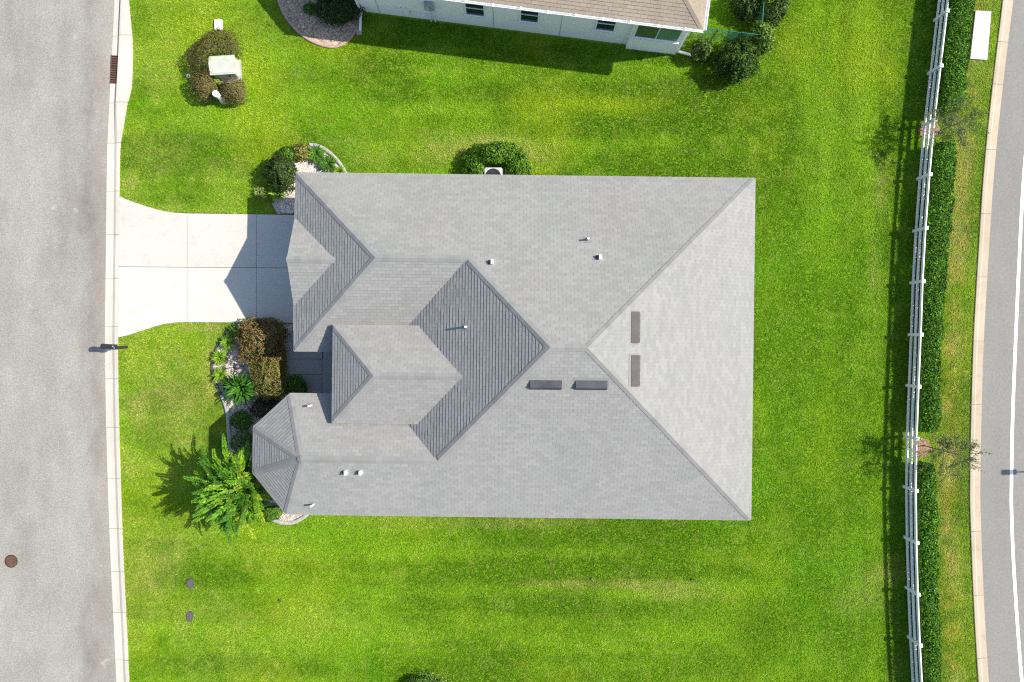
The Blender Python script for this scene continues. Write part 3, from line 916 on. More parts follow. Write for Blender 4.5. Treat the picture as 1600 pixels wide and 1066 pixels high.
def shrub(name, label, base, rx, ry, h, n, cols, leaf=(.10, .05), group=None, square=2.0, cat='shrub', lump=.22, rot=0., colfn=None, up=.5, wild=.35, cull=None):
    """a clipped or loose shrub filling a super-ellipsoid that stands on the ground"""
    base = Vector((base[0], base[1], 0)); n = int(n * 1.7)
    root = thing(name, base, label, cat, group)
    d = unit(rng.normal(0, 1, (n, 3))); d[:, 2] = np.abs(d[:, 2]) * 1.0 - .35 * (rng.random(n) < .3)
    d = unit(d)
    p = np.abs(d) ** (square)
    rad = 1 / (p.sum(1)) ** (1 / square)
    sd = random.random() * 50
    lum = 1 + lump * 2 * (fbm(np.arctan2(d[:, 1], d[:, 0]) * 1.3 + sd, d[:, 2] * 2 + sd, 1.6, 5) - .5) * 2
    stray = np.where(rng.random(n) < .05, rng.uniform(1.03, 1.16, n), 1.)
    r = rad * lum * stray * np.where(rng.random(n) < .8, rng.uniform(.86, 1.03, n), rng.uniform(.5, .9, n))
    loc = d * r[:, None] * np.array([rx, ry, h * .56]); loc[:, 2] += h * .44
    loc[:, 2] = np.maximum(loc[:, 2], .03)
    cr, sr = math.cos(rot), math.sin(rot)
    X = loc[:, 0] * cr - loc[:, 1] * sr; Y = loc[:, 0] * sr + loc[:, 1] * cr
    Pc = np.stack([X + base.x, Y + base.y, loc[:, 2]], 1)
    if cull is not None:
        ok = np.ones(n, bool)
        for pg in (cull if isinstance(cull[0], list) else [cull]): ok &= ~inside(Pc[:, 0] * S + 800, 533 - Pc[:, 1] * S, pg)
        Pc, X, Y, loc = Pc[ok], X[ok], Y[ok], loc[ok]; n = len(Pc)
    nrm = unit(np.stack([X / rx, Y / ry, (loc[:, 2] - h * .4) / h], 1)); nrm[:, 2] += up
    nrm = unit(nrm + rng.normal(0, wild, (n, 3)))
    dd = unit(np.cross(nrm, rng.normal(0, 1, (n, 3))))
    c = palette(n, cols)
    if colfn is not None: c = colfn(Pc, c)
    V, F, C = leaf_quads(Pc, nrm, dd, leaf[0] * rng.uniform(.65, 1.3, n), leaf[1] * rng.uniform(.7, 1.25, n), c)
    np_mesh('foliage', V, F, C, M['leaf'], root, base)
    mb = MB()
    for i in range(7):
        a = random.random() * 6.28; q = random.uniform(.3, .7)
        mb.tube(base + Vector((0, 0, 0)) + Vector((math.cos(a), math.sin(a), 0)) * .05, base + Vector((math.cos(a + rot) * rx * q, math.sin(a + rot) * ry * q, h * random.uniform(.5, .85))), .022, .007, 5)
    mb.build('stems', M['bark'], root)
    return root

def strap_clump(name, label, base, r, h, n, cols, width=.03, group=None, cat='plant', droop=.6, sub='blades'):
    base = Vector((base[0], base[1], 0)); n = int(n * 1.5); width *= 1.25
    seg = 4
    az = rng.uniform(0, 2 * math.pi, n); ln = rng.uniform(.55, 1.05, n) * r; hh = h * rng.uniform(.6, 1.1, n)
    ln = ln * np.where(rng.random(n) < .3, .5, 1); 
    ts = np.linspace(0, 1, seg + 1)
    V = np.zeros((n, seg + 1, 2, 3)); dx = np.cos(az); dy = np.sin(az)
    b0 = rng.normal(0, r * .06, (n, 2))
    for k, t in enumerate(ts):
        rr = ln * t; z = hh * (np.sin(t * math.pi * (.5 + droop * .35)) )
        w = width * (1 - t ** 2 * .92) * rng.uniform(.9, 1.1, n) * .5
        for s_, sg in ((0, -1), (1, 1)):
            V[:, k, s_, 0] = base.x + b0[:, 0] + dx * rr - dy * w * sg
            V[:, k, s_, 1] = base.y + b0[:, 1] + dy * rr + dx * w * sg
            V[:, k, s_, 2] = np.maximum(.01, z + .02) + (.3 * w)
    idx = (np.arange(n)[:, None, None] * (seg + 1) + np.arange(seg)[None, :, None]) * 2
    F = (idx + np.array([0, 1, 3, 2])[None, None, :]).reshape(-1, 4)
    c = palette(n, cols, .2)
    root = thing(name, base, label, cat, group)
    np_mesh(sub, V.reshape(-1, 3), F, np.repeat(c, (seg + 1) * 2, 0), M['leaf'], root, base)
    if cat == 'weed': return root
    mb = MB(); mb.lathe(base, [(r * .10, -.02), (r * .09, .05), (r * .04, .09)], 10); mb.build('crown_base', M['bark'], root)
    return root

GREEN = [(.05, .14, .010), (.08, .2, .014), (.035, .10, .009), (.13, .26, .02)]
DARK = [(.022, .05, .009), (.035, .075, .012), (.055, .10, .018), (.016, .036, .007)]
BROWN = [(.17, .105, .045), (.13, .125, .036), (.10, .12, .03), (.18, .12, .05), (.16, .15, .05)]
LIME = [(.13, .27, .014), (.19, .33, .018), (.09, .20, .012), (.24, .35, .03)]
OLIVE = [(.12, .14, .03), (.17, .17, .04), (.22, .15, .06), (.11, .16, .03), (.24, .19, .06)]
RED = [(.26, .125, .07), (.21, .105, .055), (.17, .14, .04), (.12, .15, .03), (.29, .17, .075)]
HEDGE = [(.036, .115, .006), (.06, .18, .007), (.105, .25, .009), (.02, .066, .004)]

# hedge in three clipped runs
def hedge(label, rows, h, seed):
    """rows = (y, x left, x right) of the clipped top as seen in the photograph"""
    ys = [r[0] for r in rows]
    area = sum((rows[i + 1][0] - rows[i][0]) for i in range(len(rows) - 1))
    n = int(area * 62)
    y = rng.uniform(ys[0], ys[-1], n)
    xl = np.interp(y, ys, [r[1] for r in rows]); xr = np.interp(y, ys, [r[2] for r in rows])
    u = rng.random(n); side = rng.random(n)
    edge = np.minimum(y - ys[0], ys[-1] - y)
    endr = np.clip(edge / 8, 0, 1) ** .5
    mid = (xl + xr) / 2; half = (xr - xl) / 2 * (.72 + .28 * endr)
    bulge = 1 + .42 * (fbm(y, xl * 0 + seed, .045, seed) - .5)
    top = side < .58
    x = np.where(top, mid + half * bulge * (2 * u - 1), mid + np.sign(u - .5) * half * bulge * rng.uniform(.9, 1.04, n))
    z = np.where(top, h * (1.0 - .13 * np.abs(2 * u - 1) ** 3) + rng.normal(0, .035, n), h * rng.uniform(.05, 1., n))
    z = z - (rng.random(n) < .2) * rng.uniform(0, .25, n) * top
    z += .26 * (fbm(y, x, .05, seed + 2) - .5)
    endcap = rng.random(n) < (.04 * (edge < 14))
    z = np.maximum(.03, z)
    k = (1 - h / H) / S          # the plan position is that of the clipped top
    X = (x - 800) * k; Y = -(y - 533) * k
    Pc = np.stack([X, Y, z], 1)
    nrm = np.stack([np.where(top, (2 * u - 1) * .5, np.sign(u - .5) * .9), rng.normal(0, .2, n), np.where(top, 1., .45)], 1)
    nrm = unit(nrm + rng.normal(0, .38, (n, 3)))
    dd = unit(np.cross(nrm, rng.normal(0, 1, (n, 3))))
    c = palette(n, HEDGE, .3)
    fres = fbm(X, Y, .9, seed + 4)[:, None]
    c = c * (.75 + .6 * fres)
    tip = (rng.random(n) < .10) & top
    c[tip] = c[tip] * 1.7 + np.array([.02, .05, .0])
    V, F, C = leaf_quads(Pc, nrm, dd, rng.uniform(.07, .14, n), rng.uniform(.035, .065, n), c)
    base = Vector((float(X.mean()), float(Y.mean()), 0))
    root = thing('hedge', base, label, 'hedge', 'hedge runs behind the white fence')
    np_mesh('foliage', V, F, C, M['leaf'], root, base)
    mb = MB()
    yy = ys[0] + 6
    while yy < ys[-1] - 4:
        xm = (np.interp(yy, ys, [r[1] for r in rows]) + np.interp(yy, ys, [r[2] for r in rows])) / 2
        p = Vector(((xm - 800) * k, -(yy - 533) * k, 0))
        for _ in range(4):
            mb.tube(p, p + Vector((random.uniform(-.3, .3), random.uniform(-.3, .3), h * .85)), .018, .006, 5)
        yy += 14
    mb.build('stems', M['bark'], root)
hedge('clipped hedge run behind the fence nearest the white concrete slab', [(-60, 1496, 1534), (0, 1488, 1525), (60, 1482, 1518), (133, 1475, 1511), (150, 1474, 1510), (172, 1473, 1500)], 1.08, 1)
hedge('longest clipped hedge run between the two young trees', [(222, 1464, 1496), (266, 1460, 1494), (333, 1453, 1488), (400, 1448, 1483), (466, 1444.5, 1477), (533, 1441.5, 1473), (600, 1440, 1471), (650, 1439, 1470), (676, 1440, 1466)], .92, 2)
hedge('clipped hedge run behind the fence beyond the lower young tree', [(726, 1438, 1461), (745, 1437, 1464), (800, 1437, 1465), (866, 1438, 1466), (933, 1440, 1467), (1000, 1443, 1469), (1066, 1447, 1472), (1130, 1452, 1478)], .92, 3)

# ------------------------------------------------------------------ planting beds
def stones(parent, poly_px, n, cols, size, z=.03, name='stones'):
    P = np.array(poly_px)
    x = rng.uniform(P[:, 0].min(), P[:, 0].max(), n); y = rng.uniform(P[:, 1].min(), P[:, 1].max(), n)
    k = inside(x, y, poly_px); x, y = x[k], y[k]; n = len(x)
    X = (x - 800) / S; Y = -(y - 533) / S
    oct_ = np.array([(1, 0, 0), (0, 1, 0), (-1, 0, 0), (0, -1, 0), (0, 0, 1), (.7, .7, .35), (-.7, .7, .35), (-.7, -.7, .35), (.7, -.7, .35)], float)
    tri = np.array([(0, 5, 4), (5, 1, 4), (1, 6, 4), (6, 2, 4), (2, 7, 4), (7, 3, 4), (3, 8, 4), (8, 0, 4)])
    a = rng.uniform(0, 6.28, n); s0 = size * rng.uniform(.6, 1.4, n)
    sc = np.stack([s0 * rng.uniform(.8, 1.3, n), s0 * rng.uniform(.6, 1., n), s0 * rng.uniform(.35, .7, n)], 1)
    L = oct_[None] * sc[:, None, :]
    L = L * (1 + rng.normal(0, .12, L.shape))
    ca, sa = np.cos(a)[:, None], np.sin(a)[:, None]
    V = np.stack([L[..., 0] * ca - L[..., 1] * sa + X[:, None], L[..., 0] * sa + L[..., 1] * ca + Y[:, None], L[..., 2] + z - .012], -1)
    F = (tri[None] + np.arange(n)[:, None, None] * 9).reshape(-1, 3)
    C = np.repeat(palette(n, cols, .14), 9, 0)
    o = np_mesh(name, V.reshape(-1, 3), F, C, M['stone'], parent, origin(parent))
    o['kind'] = 'stuff'
    return o
def edging(parent, path_px, mat, w=.13, h=.13):
    pts_ = spline([(p[0], p[1], 0) for p in path_px], 6)
    W = [G(p.x, p.y) for p in pts_]
    mb = MB(); rows = []
    for i, p in enumerate(W):
        t_ = (W[min(i + 1, len(W) - 1)] - W[max(0, i - 1)]).normalized(); s_ = Vector((-t_.y, t_.x, 0)) * w / 2
        rows += [p - s_ + Vector((0, 0, -.03)), p - s_ + Vector((0, 0, h * .8)), p - s_ * .5 + Vector((0, 0, h)), p + s_ * .5 + Vector((0, 0, h)), p + s_ + Vector((0, 0, h * .8)), p + s_ + Vector((0, 0, -.03))]
    k = 6
    mb.add(rows, [(i * k + j, i * k + j + 1, (i + 1) * k + j + 1, (i + 1) * k + j) for i in range(len(W) - 1) for j in range(k - 1)] + [tuple(range(k)), tuple(reversed(range((len(W) - 1) * k, len(W) * k)))])
    return mb.build('edging', mat, parent)
def bed(label, poly, z=.012):
    c = G(sum(p[0] for p in poly) / len(poly), sum(p[1] for p in poly) / len(poly))
    root = thing('garden_bed', c, label, 'garden bed')
    mb = MB(); mb.prism([tuple(G(*p)[:2]) for p in poly], -.02, z); mb.build('soil', M['sand'], root)
    return root
def sp2(pts_, n=6): return [(p.x, p.y) for p in spline([(a, b, 0) for a, b in pts_], n)]
WHITE_ST = [(.56, .51, .45), (.61, .56, .50), (.52, .46, .40), (.47, .40, .35), (.58, .52, .45)]
PINK_ST = [(.36, .28, .20), (.50, .40, .29), (.26, .19, .14), (.42, .34, .26), (.20, .155, .12)]
bedA_edge = [(484, 226.5), (497, 228.5), (510, 235), (523, 246), (535, 261), (542, 275), (548, 300)]
bedA = sp2([(430, 262), (436, 247), (446, 236), (463, 228), (484, 226.5)]) + sp2(bedA_edge)[1:] + [(510, 330), (436, 334), (430, 318), (424, 303), (428, 285)]
bA = bed('white stone bed at the garage corner with shrubs and edging', bedA)
stones(bA, bedA, 5200, WHITE_ST, .036)
edging(bA, bedA_edge, M['edging'], .15, .11); edging(bA, [(428, 318), (433, 327), (437, 334.5)], M['edging'], .15, .11)
edgeB = [(372, 505.5), (360, 513), (348, 528), (338, 545), (333, 562), (332.5, 580), (337, 598), (347, 617), (354, 635), (357.5, 655), (358.5, 675), (361, 700), (366, 722), (376, 752), (392, 780), (412, 802), (436, 815), (458, 816), (476, 807), (490, 795)]
bedB = sp2(edgeB) + [(490, 760), (470, 690), (460, 650), (470, 622), (457, 609), (449, 590), (446, 560), (446, 540), (458, 512), (458, 506)]
bB = bed('long front bed of white stones curving past the entry walk', bedB)
stones(bB, bedB, 9500, WHITE_ST, .036)
eds = edging(bB, edgeB[:10], M['edging_dark'], .085, .10); edging(bB, edgeB[7:], M['edging'], .17, .12)
edgeC = [(428, -40), (433, -8), (444, 22), (462, 46), (484, 63), (508, 72.5), (528, 73), (545, 63), (556, 47), (563, 28), (566, 20)]
bedC = sp2(edgeC) + [(540, -12), (520, -40)]
bC = bed('pink gravel bed at the corner of the white house', bedC)
stones(bC, bedC, 7000, PINK_ST, .052)
edging(bC, edgeC, M['edging_pink'], .12, .09)

# shrubs of the garage corner bed
CL = 'strappy clumps in the white stone beds'
shrub('round_shrub', 'dark rounded shrub in the white stone bed by the garage corner', G(446, 276), .74, .74, 1.2, 2800, DARK + [(.08, .12, .03)], (.10, .05))
shrub('low_shrub', 'small leafy green plant behind the dark rounded shrub', G(452, 243), .42, .32, .40, 500, GREEN, (.10, .05))
shrub('variegated_plant', 'yellow leaved plant at the top of the garage corner bed', G(472, 239.5), .45, .38, .40, 420, [(.26, .25, .05), (.18, .20, .03), (.10, .14, .03), (.30, .24, .09)], (.15, .05), cat='plant')
strap_clump('strap_leaf_plant', 'green strappy clump beside the curved grey edging, nearer the street', G(496, 243), .52, .34, 130, [(.06, .16, .014), (.09, .21, .018), (.045, .12, .012)], .05)
strap_clump('strap_leaf_plant', 'green strappy clump beside the curved grey edging, touching the roof line', G(515, 258), .52, .34, 130, [(.05, .14, .012), (.08, .19, .016), (.04, .10, .012)], .05)
strap_clump('strap_leaf_plant', 'small lime clump at the end of the curved grey edging', G(532, 270), .38, .3, 90, LIME, .04)
strap_clump('strap_leaf_plant', 'lime strappy clump half in shade beside the driveway', G(436, 304), .45, .34, 120, LIME, .045)
strap_clump('strap_leaf_plant', 'pale lime clump on the grass beside the dark rounded shrub', G(408, 302), .36, .3, 90, [(.16, .22, .05), (.2, .25, .07), (.12, .19, .03)], .04)
# shrubs of the front bed
tint = np.array([.16, .10, .045])
strap_clump('strap_leaf_plant', 'lime clump at the driveway corner of the front bed', G(371, 519), .46, .36, 110, [(.06, .15, .012), (.09, .2, .016), (.04, .1, .012)], .045)
strap_clump('strap_leaf_plant', 'lime clump by the dark edging, second from the driveway', G(358, 536), .46, .32, 120, LIME, .04)
strap_clump('strap_leaf_plant', 'lime clump by the dark edging above the lantern shadow', G(347, 558.5), .46, .32, 120, LIME, .04)
strap_clump('strap_leaf_plant', 'lime clump by the dark edging below the lantern shadow', G(346, 586), .46, .32, 120, LIME, .04)
shrub('red_shrub', 'russet leafed shrub half shaded by the roof next to the driveway', G(418, 534), 1.02, 1.02, 1.30, 2600, RED + OLIVE[:3], (.19, .05), up=.3, wild=.6, square=2.6)
shrub('red_shrub', 'russet green squared shrub beside the entry walk', G(428, 583), .70, 1.02, 1.15, 2300, OLIVE + RED[2:4] + [(.13, .15, .03)], (.17, .045), up=.4, wild=.6, square=4.5)
strap_clump('spiky_plant', 'large spiky green rosette in the middle of the front bed', G(384, 606), .92, .85, 120, [(.035, .12, .012), (.05, .16, .014), (.08, .22, .02), (.025, .08, .01)], .085, droop=.5)
strap_clump('spiky_plant', 'small dark spiky plant left of the large rosette', G(359, 600), .45, .4, 60, [(.03, .09, .012), (.02, .06, .01)], .05)
shrub('low_shrub', 'low dark green shrub tucked between entry walk and front bay', G(466, 603), .52, .48, .75, 900, HEDGE, (.09, .045))
shrub('low_shrub', 'shaded green mound beside the grey edging below the rosette', G(380, 656), .50, .42, .45, 600, GREEN, (.10, .045))
shrub('low_shrub', 'shaded green mound under the feathery tree by the bay', G(385, 690), .55, .5, .6, 700, GREEN, (.10, .045))
shrub('low_shrub', 'dark brown leaved shrub in the shade beside the squared shrub', G(422, 636), .75, .5, .6, 900, [(.05, .045, .02), (.035, .04, .018), (.07, .055, .025)], (.11, .045))
shrub('low_shrub', 'bright leafy shrub at the tip of the front bed', G(425, 800), .55, .35, .5, 700, [(.06, .15, .012), (.1, .2, .016)], (.11, .05))
# small path light whose shadow crosses the stones
pl = thing('path_light', G(382, 572), 'small dark path light among the white stones', 'path light')
mb = MB(); mb.tube(G(382, 572), G(382, 572) + Vector((0, 0, .9)), .022, n=8); mb.build('stake', M['black'], pl)
mb = MB(); mb.lathe(G(382, 572) + Vector((0, 0, .86)), [(.05, 0), (.06, .12), (.15, .13), (.03, .22)], 14); mb.build('lamp_head', M['black'], pl)
# neighbour's bed
shrub('dark_shrub', 'large dark shrub in the pink gravel bed', G(533, 19), 1.0, .82, 1.0, 2600, DARK, (.10, .05))
shrub('low_shrub', 'small green tuft alone in the pink gravel bed', G(486, 16.5), .28, .26, .35, 350, GREEN, (.09, .04))
# by the utility box
def brownfn(P, c):
    t_ = np.clip(fbm(P[:, 0], P[:, 1], .55, 3) * 2.2 - .6 + .35 * (P[:, 0] + 13.9), 0, 1)[:, None]
    return c * (1 - t_ * .55) + np.array([.04, .055, .016]) * t_ * .55
UB = 'brownish shrubs around the utility box'
BOXC = [(338, 97), (379, 94), (382, 131), (340, 133)]
shrub('brown_shrub', 'largest brownish shrub beside the pale utility box', G(341, 93), 1.24, .88, 1.05, 4400, BROWN, (.07, .035), UB, 2.6, lump=.1, rot=.75, colfn=brownfn, cull=[BOXC, [(334, 20), (355, 20), (355, 53), (334, 53)]])
shrub('brown_shrub', 'small brownish shrub nearest the street below the utility box', G(327, 142), .50, .62, .95, 1800, BROWN, (.07, .035), UB, 2.8, lump=.1, rot=.5, cull=BOXC)
shrub('brown_shrub', 'round brownish shrub beside the white pedestal', G(371, 148), .58, .58, .95, 1900, BROWN, (.07, .035), UB, 2.4, lump=.1, cull=BOXC)
shrub('weed_tuft', 'small green tuft between the brownish shrubs', G(340, 130), .2, .3, .35, 220, LIME, (.08, .04))
# around the air conditioner
AC = 'clipped bushes around the air conditioner'
ACC = [(757, 261), (789, 261), (791, 300), (755, 300)]
shrub('clipped_bush', 'clipped green bush on the street side of the air conditioner', G(746, 270), .60, .60, .85, 1500, GREEN + LIME[:1], (.11, .055), AC, 3, cull=ACC)
shrub('clipped_bush', 'wide clipped green bush above the air conditioner', G(774, 247), 1.05, .52, .88, 2100, GREEN + LIME[:1], (.11, .055), AC, 3, cull=ACC)
shrub('clipped_bush', 'clipped green bush on the fence side of the air conditioner', G(808, 265), .62, .72, .85, 1700, GREEN + LIME[:1], (.11, .055), AC, 3, cull=ACC)
# at the green chain link fence
FB = 'shrubs at the green chain link fence'
shrub('loose_shrub', 'small leafy shrub beside the corner of the white house', G(1091, 86), .48, .48, 1.0, 800, [(.03, .075, .01), (.05, .11, .015), (.13, .2, .04)], (.14, .07), FB, wild=.6)
shrub('round_shrub', 'large round dark shrub below the green chain link fence', G(1143, 107), .92, .92, 1.45, 2600, [(.02, .055, .007), (.03, .085, .008), (.11, .2, .025), (.014, .035, .005), (.05, .115, .01)], (.13, .06), FB, wild=.5)
shrub('loose_shrub', 'loose bright leaved shrub outside the fence corner', G(1182, 68), .52, .75, 1.2, 1100, [(.06, .15, .012), (.13, .24, .025), (.22, .32, .06)], (.17, .07), FB, wild=.7)
shrub('loose_shrub', 'dark loose shrub outside the chain link fence at the top edge', G(1195, 22), .75, .78, 1.3, 1500, [(.025, .06, .01), (.045, .10, .014), (.14, .21, .05)], (.14, .06), FB, wild=.6)
shrub('loose_shrub', 'dark leafy shrub inside the chain link fence at the top edge', G(1156, 16), .6, .62, 1.1, 900, [(.035, .08, .015), (.06, .12, .02), (.025, .05, .012)], (.14, .06), FB, wild=.6)
shrub('round_shrub', 'rounded shrub cut by the bottom edge of the lawn', G(668, 1080), 1.25, .85, 1.0, 2600, [(.09, .19, .025), (.15, .26, .04), (.26, .36, .11), (.06, .13, .02)], (.11, .05))

# ------------------------------------------------------------------ trees
def frond(mbV, mbF, mbC, p0, az, el, L, droop, cols, lw, ll):
    """one arching shoot with two ranks of leaflets; returns its centre line"""
    seg = 16; p = np.array(p0, float); line = [p.copy()]
    d = np.array([math.cos(az) * math.cos(el), math.sin(az) * math.cos(el), math.sin(el)])
    for i in range(seg):
        d = d + np.array([0, 0, -droop / seg]) + rng.normal(0, .06, 3); d /= np.linalg.norm(d)
        p = p + d * L / seg; line.append(p.copy())
    line = np.array(line)
    T = np.gradient(line, axis=0); T = unit(T)
    sidev = unit(np.cross(T, np.array([[0, 0, 1.]]) + rng.normal(0, .1, (len(T), 3))))
    pts_, dirs, nr = [], [], []
    for i in range(3, len(line)):
        for f in (0., .5):
            if i == len(line) - 1 and f: continue
            b = line[i] * (1 - f) + line[min(i + 1, len(line) - 1)] * f
            for sg in (-1, 1):
                taper = math.sin(math.pi * min(1, .18 + .82 * (i + f) / len(line)) ** 1.3) * .75 + .35
                dv = sidev[i] * sg + T[i] * .55 + np.array([0, 0, rng.normal(.05, .12)]); dv /= np.linalg.norm(dv)
                le = ll * taper * rng.uniform(.8, 1.15)
                pts_.append(b + dv * le * .5); dirs.append(dv)
                nn = np.cross(sidev[i], T[i]); nn = nn if nn[2] > 0 else -nn
                nr.append(np.array(nn) + rng.normal(0, .25, 3) + sidev[i] * sg * .25)
                mbC.append((le, lw * taper))
    pts_ = np.array(pts_); dirs = np.array(dirs); nr = unit(np.array(nr))
    mbV.append((pts_, nr, dirs)); return line
def feather_tree():
    base = G(412, 746); base = Vector((base.x, base.y, 0))
    root = thing('feathery_tree', base, 'feathery bright green tree at the corner of the front bay', 'tree')
    top = base + Vector((-.25, -.15, 1.7))
    tr = MB(); bases = []
    for i in range(5):
        a = i * 1.257 + .3; f = top + Vector((math.cos(a) * .35, math.sin(a) * .35, random.uniform(-.1, .35)))
        m_ = base.lerp(f, .5) + Vector((math.cos(a) * .12, math.sin(a) * .12, 0))
        b_ = base + Vector((math.cos(a) * .07, math.sin(a) * .07, -.05))
        tr.tube(b_, m_, .06, .045, 8); tr.tube(m_, f, .045, .03, 8); bases.append(f)
    tr.build('trunk', M['bark'], root)
    FV, FC = [], []; tw = MB()
    for i in range(300):
        b_ = bases[i % 5]; az = random.uniform(0, 6.283); el = math.radians(random.choice([random.uniform(0, 30), random.uniform(20, 50), random.uniform(45, 80)]))
        # less reach over the roof
        L = random.uniform(1.15, 1.9) * (1.0 if math.cos(az) < .3 else .72)
        p0 = b_ + Vector((random.uniform(-.55, .4), random.uniform(-.5, .5), random.uniform(-.1, .6)))
        line = frond(FV, None, FC, p0, az, el, L, random.uniform(.5, 1.05), None, .08, .15)
        for k in range(0, len(line) - 2, 4):
            r_ = .016 * (1 - k / len(line)) + .004
            tw.tube(line[k], line[min(k + 4, len(line) - 1)], r_, r_ * .8, 4, False)
    tw.build('branches', M['bark'], root)
    Pc = np.concatenate([x[0] for x in FV]); Nn = np.concatenate([x[1] for x in FV]); Dd = np.concatenate([x[2] for x in FV])
    le = np.array(FC)
    keep = np.ones(len(Pc), bool)
    # keep leaves clear of the roof slope
    rel = Pc[:, 2] > -1
    n = len(Pc)
    shoot = np.repeat(rng.random(len(FV)), [len(x[0]) for x in FV])
    cA = np.array([(.055, .175, .009), (.10, .265, .012), (.17, .345, .014), (.26, .38, .02)])
    idx = np.clip((shoot * 3.2).astype(int), 0, 3)
    c = cA[idx] * (1 + rng.normal(0, .22, (n, 1))).clip(.5, 1.6)
    V, F, C = leaf_quads(Pc, Nn, Dd, le[:, 0], le[:, 1], c)
    np_mesh('crown', V, F, C, M['leaf'], root, base)
feather_tree()

def young_tree(label, bpx, seed, spread=1.25):
    random.seed(seed)
    base = G(*bpx); base = Vector((base.x, base.y, 0))
    root = thing('young_tree', base, label, 'tree', 'young trees in the hedge gaps')
    tr = MB(); br = MB(); tips = []
    lean = Vector((.18, -.05, 0))
    tr.tube(base + Vector((0, 0, -.05)), base + lean * .5 + Vector((0, 0, 1.0)), .026, .02, 8)
    tr.tube(base + lean * .5 + Vector((0, 0, 1.0)), base + lean * 1.2 + Vector((0, 0, 2.5)), .02, .008, 8)
    for i in range(34):
        t_ = random.uniform(.35, 1); a = random.uniform(0, 6.283)
        s0 = base + lean * t_ * 1.2 + Vector((0, 0, .7 + 1.7 * t_))
        L = spread * random.uniform(.55, 1.1) * (1.25 - .45 * t_)
        e_ = s0 + Vector((math.cos(a) * L, math.sin(a) * L * .9, L * random.uniform(-.05, .45)))
        br.tube(s0, e_, .009, .003, 5, False)
        for j in range(4):
            f = random.uniform(.35, 1); q = s0.lerp(e_, f); a2 = a + random.uniform(-1.2, 1.2)
            g_ = q + Vector((math.cos(a2), math.sin(a2), random.uniform(-.2, .4))) * random.uniform(.15, .4)
            br.tube(q, g_, .006, .003, 4, False)
            tips += [(q.lerp(g_, random.random() * 1.1), a2) for _ in range(11)]
        tips += [(s0.lerp(e_, random.uniform(.4, 1.05)), a) for _ in range(8)]
    tr.build('trunk', M['bark'], root); br.build('branches', M['bark'], root)
    n = len(tips)
    Pc = np.array([tuple(x[0]) for x in tips]) + rng.normal(0, .04, (n, 3))
    a = np.array([x[1] for x in tips]) + rng.normal(0, .7, n)
    Dd = unit(np.stack([np.cos(a), np.sin(a), rng.normal(-.1, .35, n)], 1))
    Nn = unit(np.stack([rng.normal(0, .5, n), rng.normal(0, .5, n), np.ones(n)], 1)); 
    Nn = unit(Nn - Dd * (Nn * Dd).sum(1, keepdims=True))
    c = palette(n, [(.08, .14, .03), (.13, .2, .045), (.05, .10, .02), (.2, .26, .08), (.12, .14, .04)], .3)
    V, F, C = leaf_quads(Pc, Nn, Dd, rng.uniform(.06, .12, n), rng.uniform(.025, .045, n), c)
    np_mesh('crown', V, F, C, M['leaf'], root, base)
young_tree('sparse young tree in the upper hedge gap', (1450, 212), 5)
young_tree('sparse young tree in the lower hedge gap', (1441, 696), 9)
mulchpolys = []
for k, (cx, cy, rx, ry) in enumerate(((1452, 203, 16, 14), (1439, 700, 14, 16))):
    poly = [(cx + rx * math.cos(a) * (1 + .12 * math.sin(3 * a + k)), cy + ry * math.sin(a) * (1 + .1 * math.cos(2 * a))) for a in np.linspace(0, 6.28, 26)[:-1]]
    mulchpolys.append(poly)
    b_ = thing('mulch_ring', G(cx, cy), ('orange pine bark mulch around the upper young tree', 'orange pine bark mulch around the lower young tree')[k], 'mulch', None, 'stuff')
    mb = MB(); mb.prism([tuple(G(*p)[:2]) for p in poly], -.02, .012); mb.build('soil', M['soil'], b_)
    stones(b_, poly, 2200, [(.24, .15, .085), (.17, .105, .06), (.32, .22, .13), (.12, .08, .05)], .045, name='bark_chips')

# ------------------------------------------------------------------ smaller things
# mailbox: post at the kerb, box reaching over it
mp = G(198.5, 542.5); mp.z = 0
mbx = thing('mailbox', mp, 'black mailbox on a post at the kerb', 'mailbox')
mb = MB(); mb.box(mp + Vector((0, 0, .45)), (.10, .10, 1.0), 0); mb.build('post', M['black'], mbx)
c = mp + Vector((-.17, .03, 1.0))
mb = MB(); mb.box(c + Vector((.05, -.01, -.01)), (.62, .09, .05), -.05); mb.build('support_arm', M['black'], mbx)
L_, prof = .62, [(-.115, 0), (-.115, .13)] + [(.115 * math.cos(t_), .13 + .115 * math.sin(t_)) for t_ in np.linspace(math.pi, 0, 9)] + [(.115, 0)]
mb = MB(); k = len(prof); rm = Matrix.Rotation(-.05, 3, 'Z')
mb.add([c + rm @ Vector((x, y, z + .02)) for x in (-L_ / 2, L_ / 2) for y, z in prof], [(i, (i + 1) % k, k + (i + 1) % k, k + i) for i in range(k)] + [tuple(range(k)), tuple(reversed(range(k, 2 * k)))])
body = mb.build('box', M['black'], mbx)
mb = MB(); mb.add([c + rm @ Vector((x, y * 1.06, z * 1.03 + .016)) for x in (-L_ / 2 - .02, -L_ / 2 + .012) for y, z in prof], [(i, (i + 1) % k, k + (i + 1) % k, k + i) for i in range(k)] + [tuple(range(k)), tuple(reversed(range(k, 2 * k)))]); mb.build('door', M['black'], body)
mb = MB(); mb.box(c + rm @ Vector((.18, -.128, .16)), (.16, .012, .035), -.05); mb.build('flag', M['grey_plastic'], body)
mb = MB()
for x, y in ((.24, .03), (.30, -.04)): mb.box(c + rm @ Vector((x, y, .268)), (.03, .03, .012), .4)
mb.build('finial', M['white'], mbx)

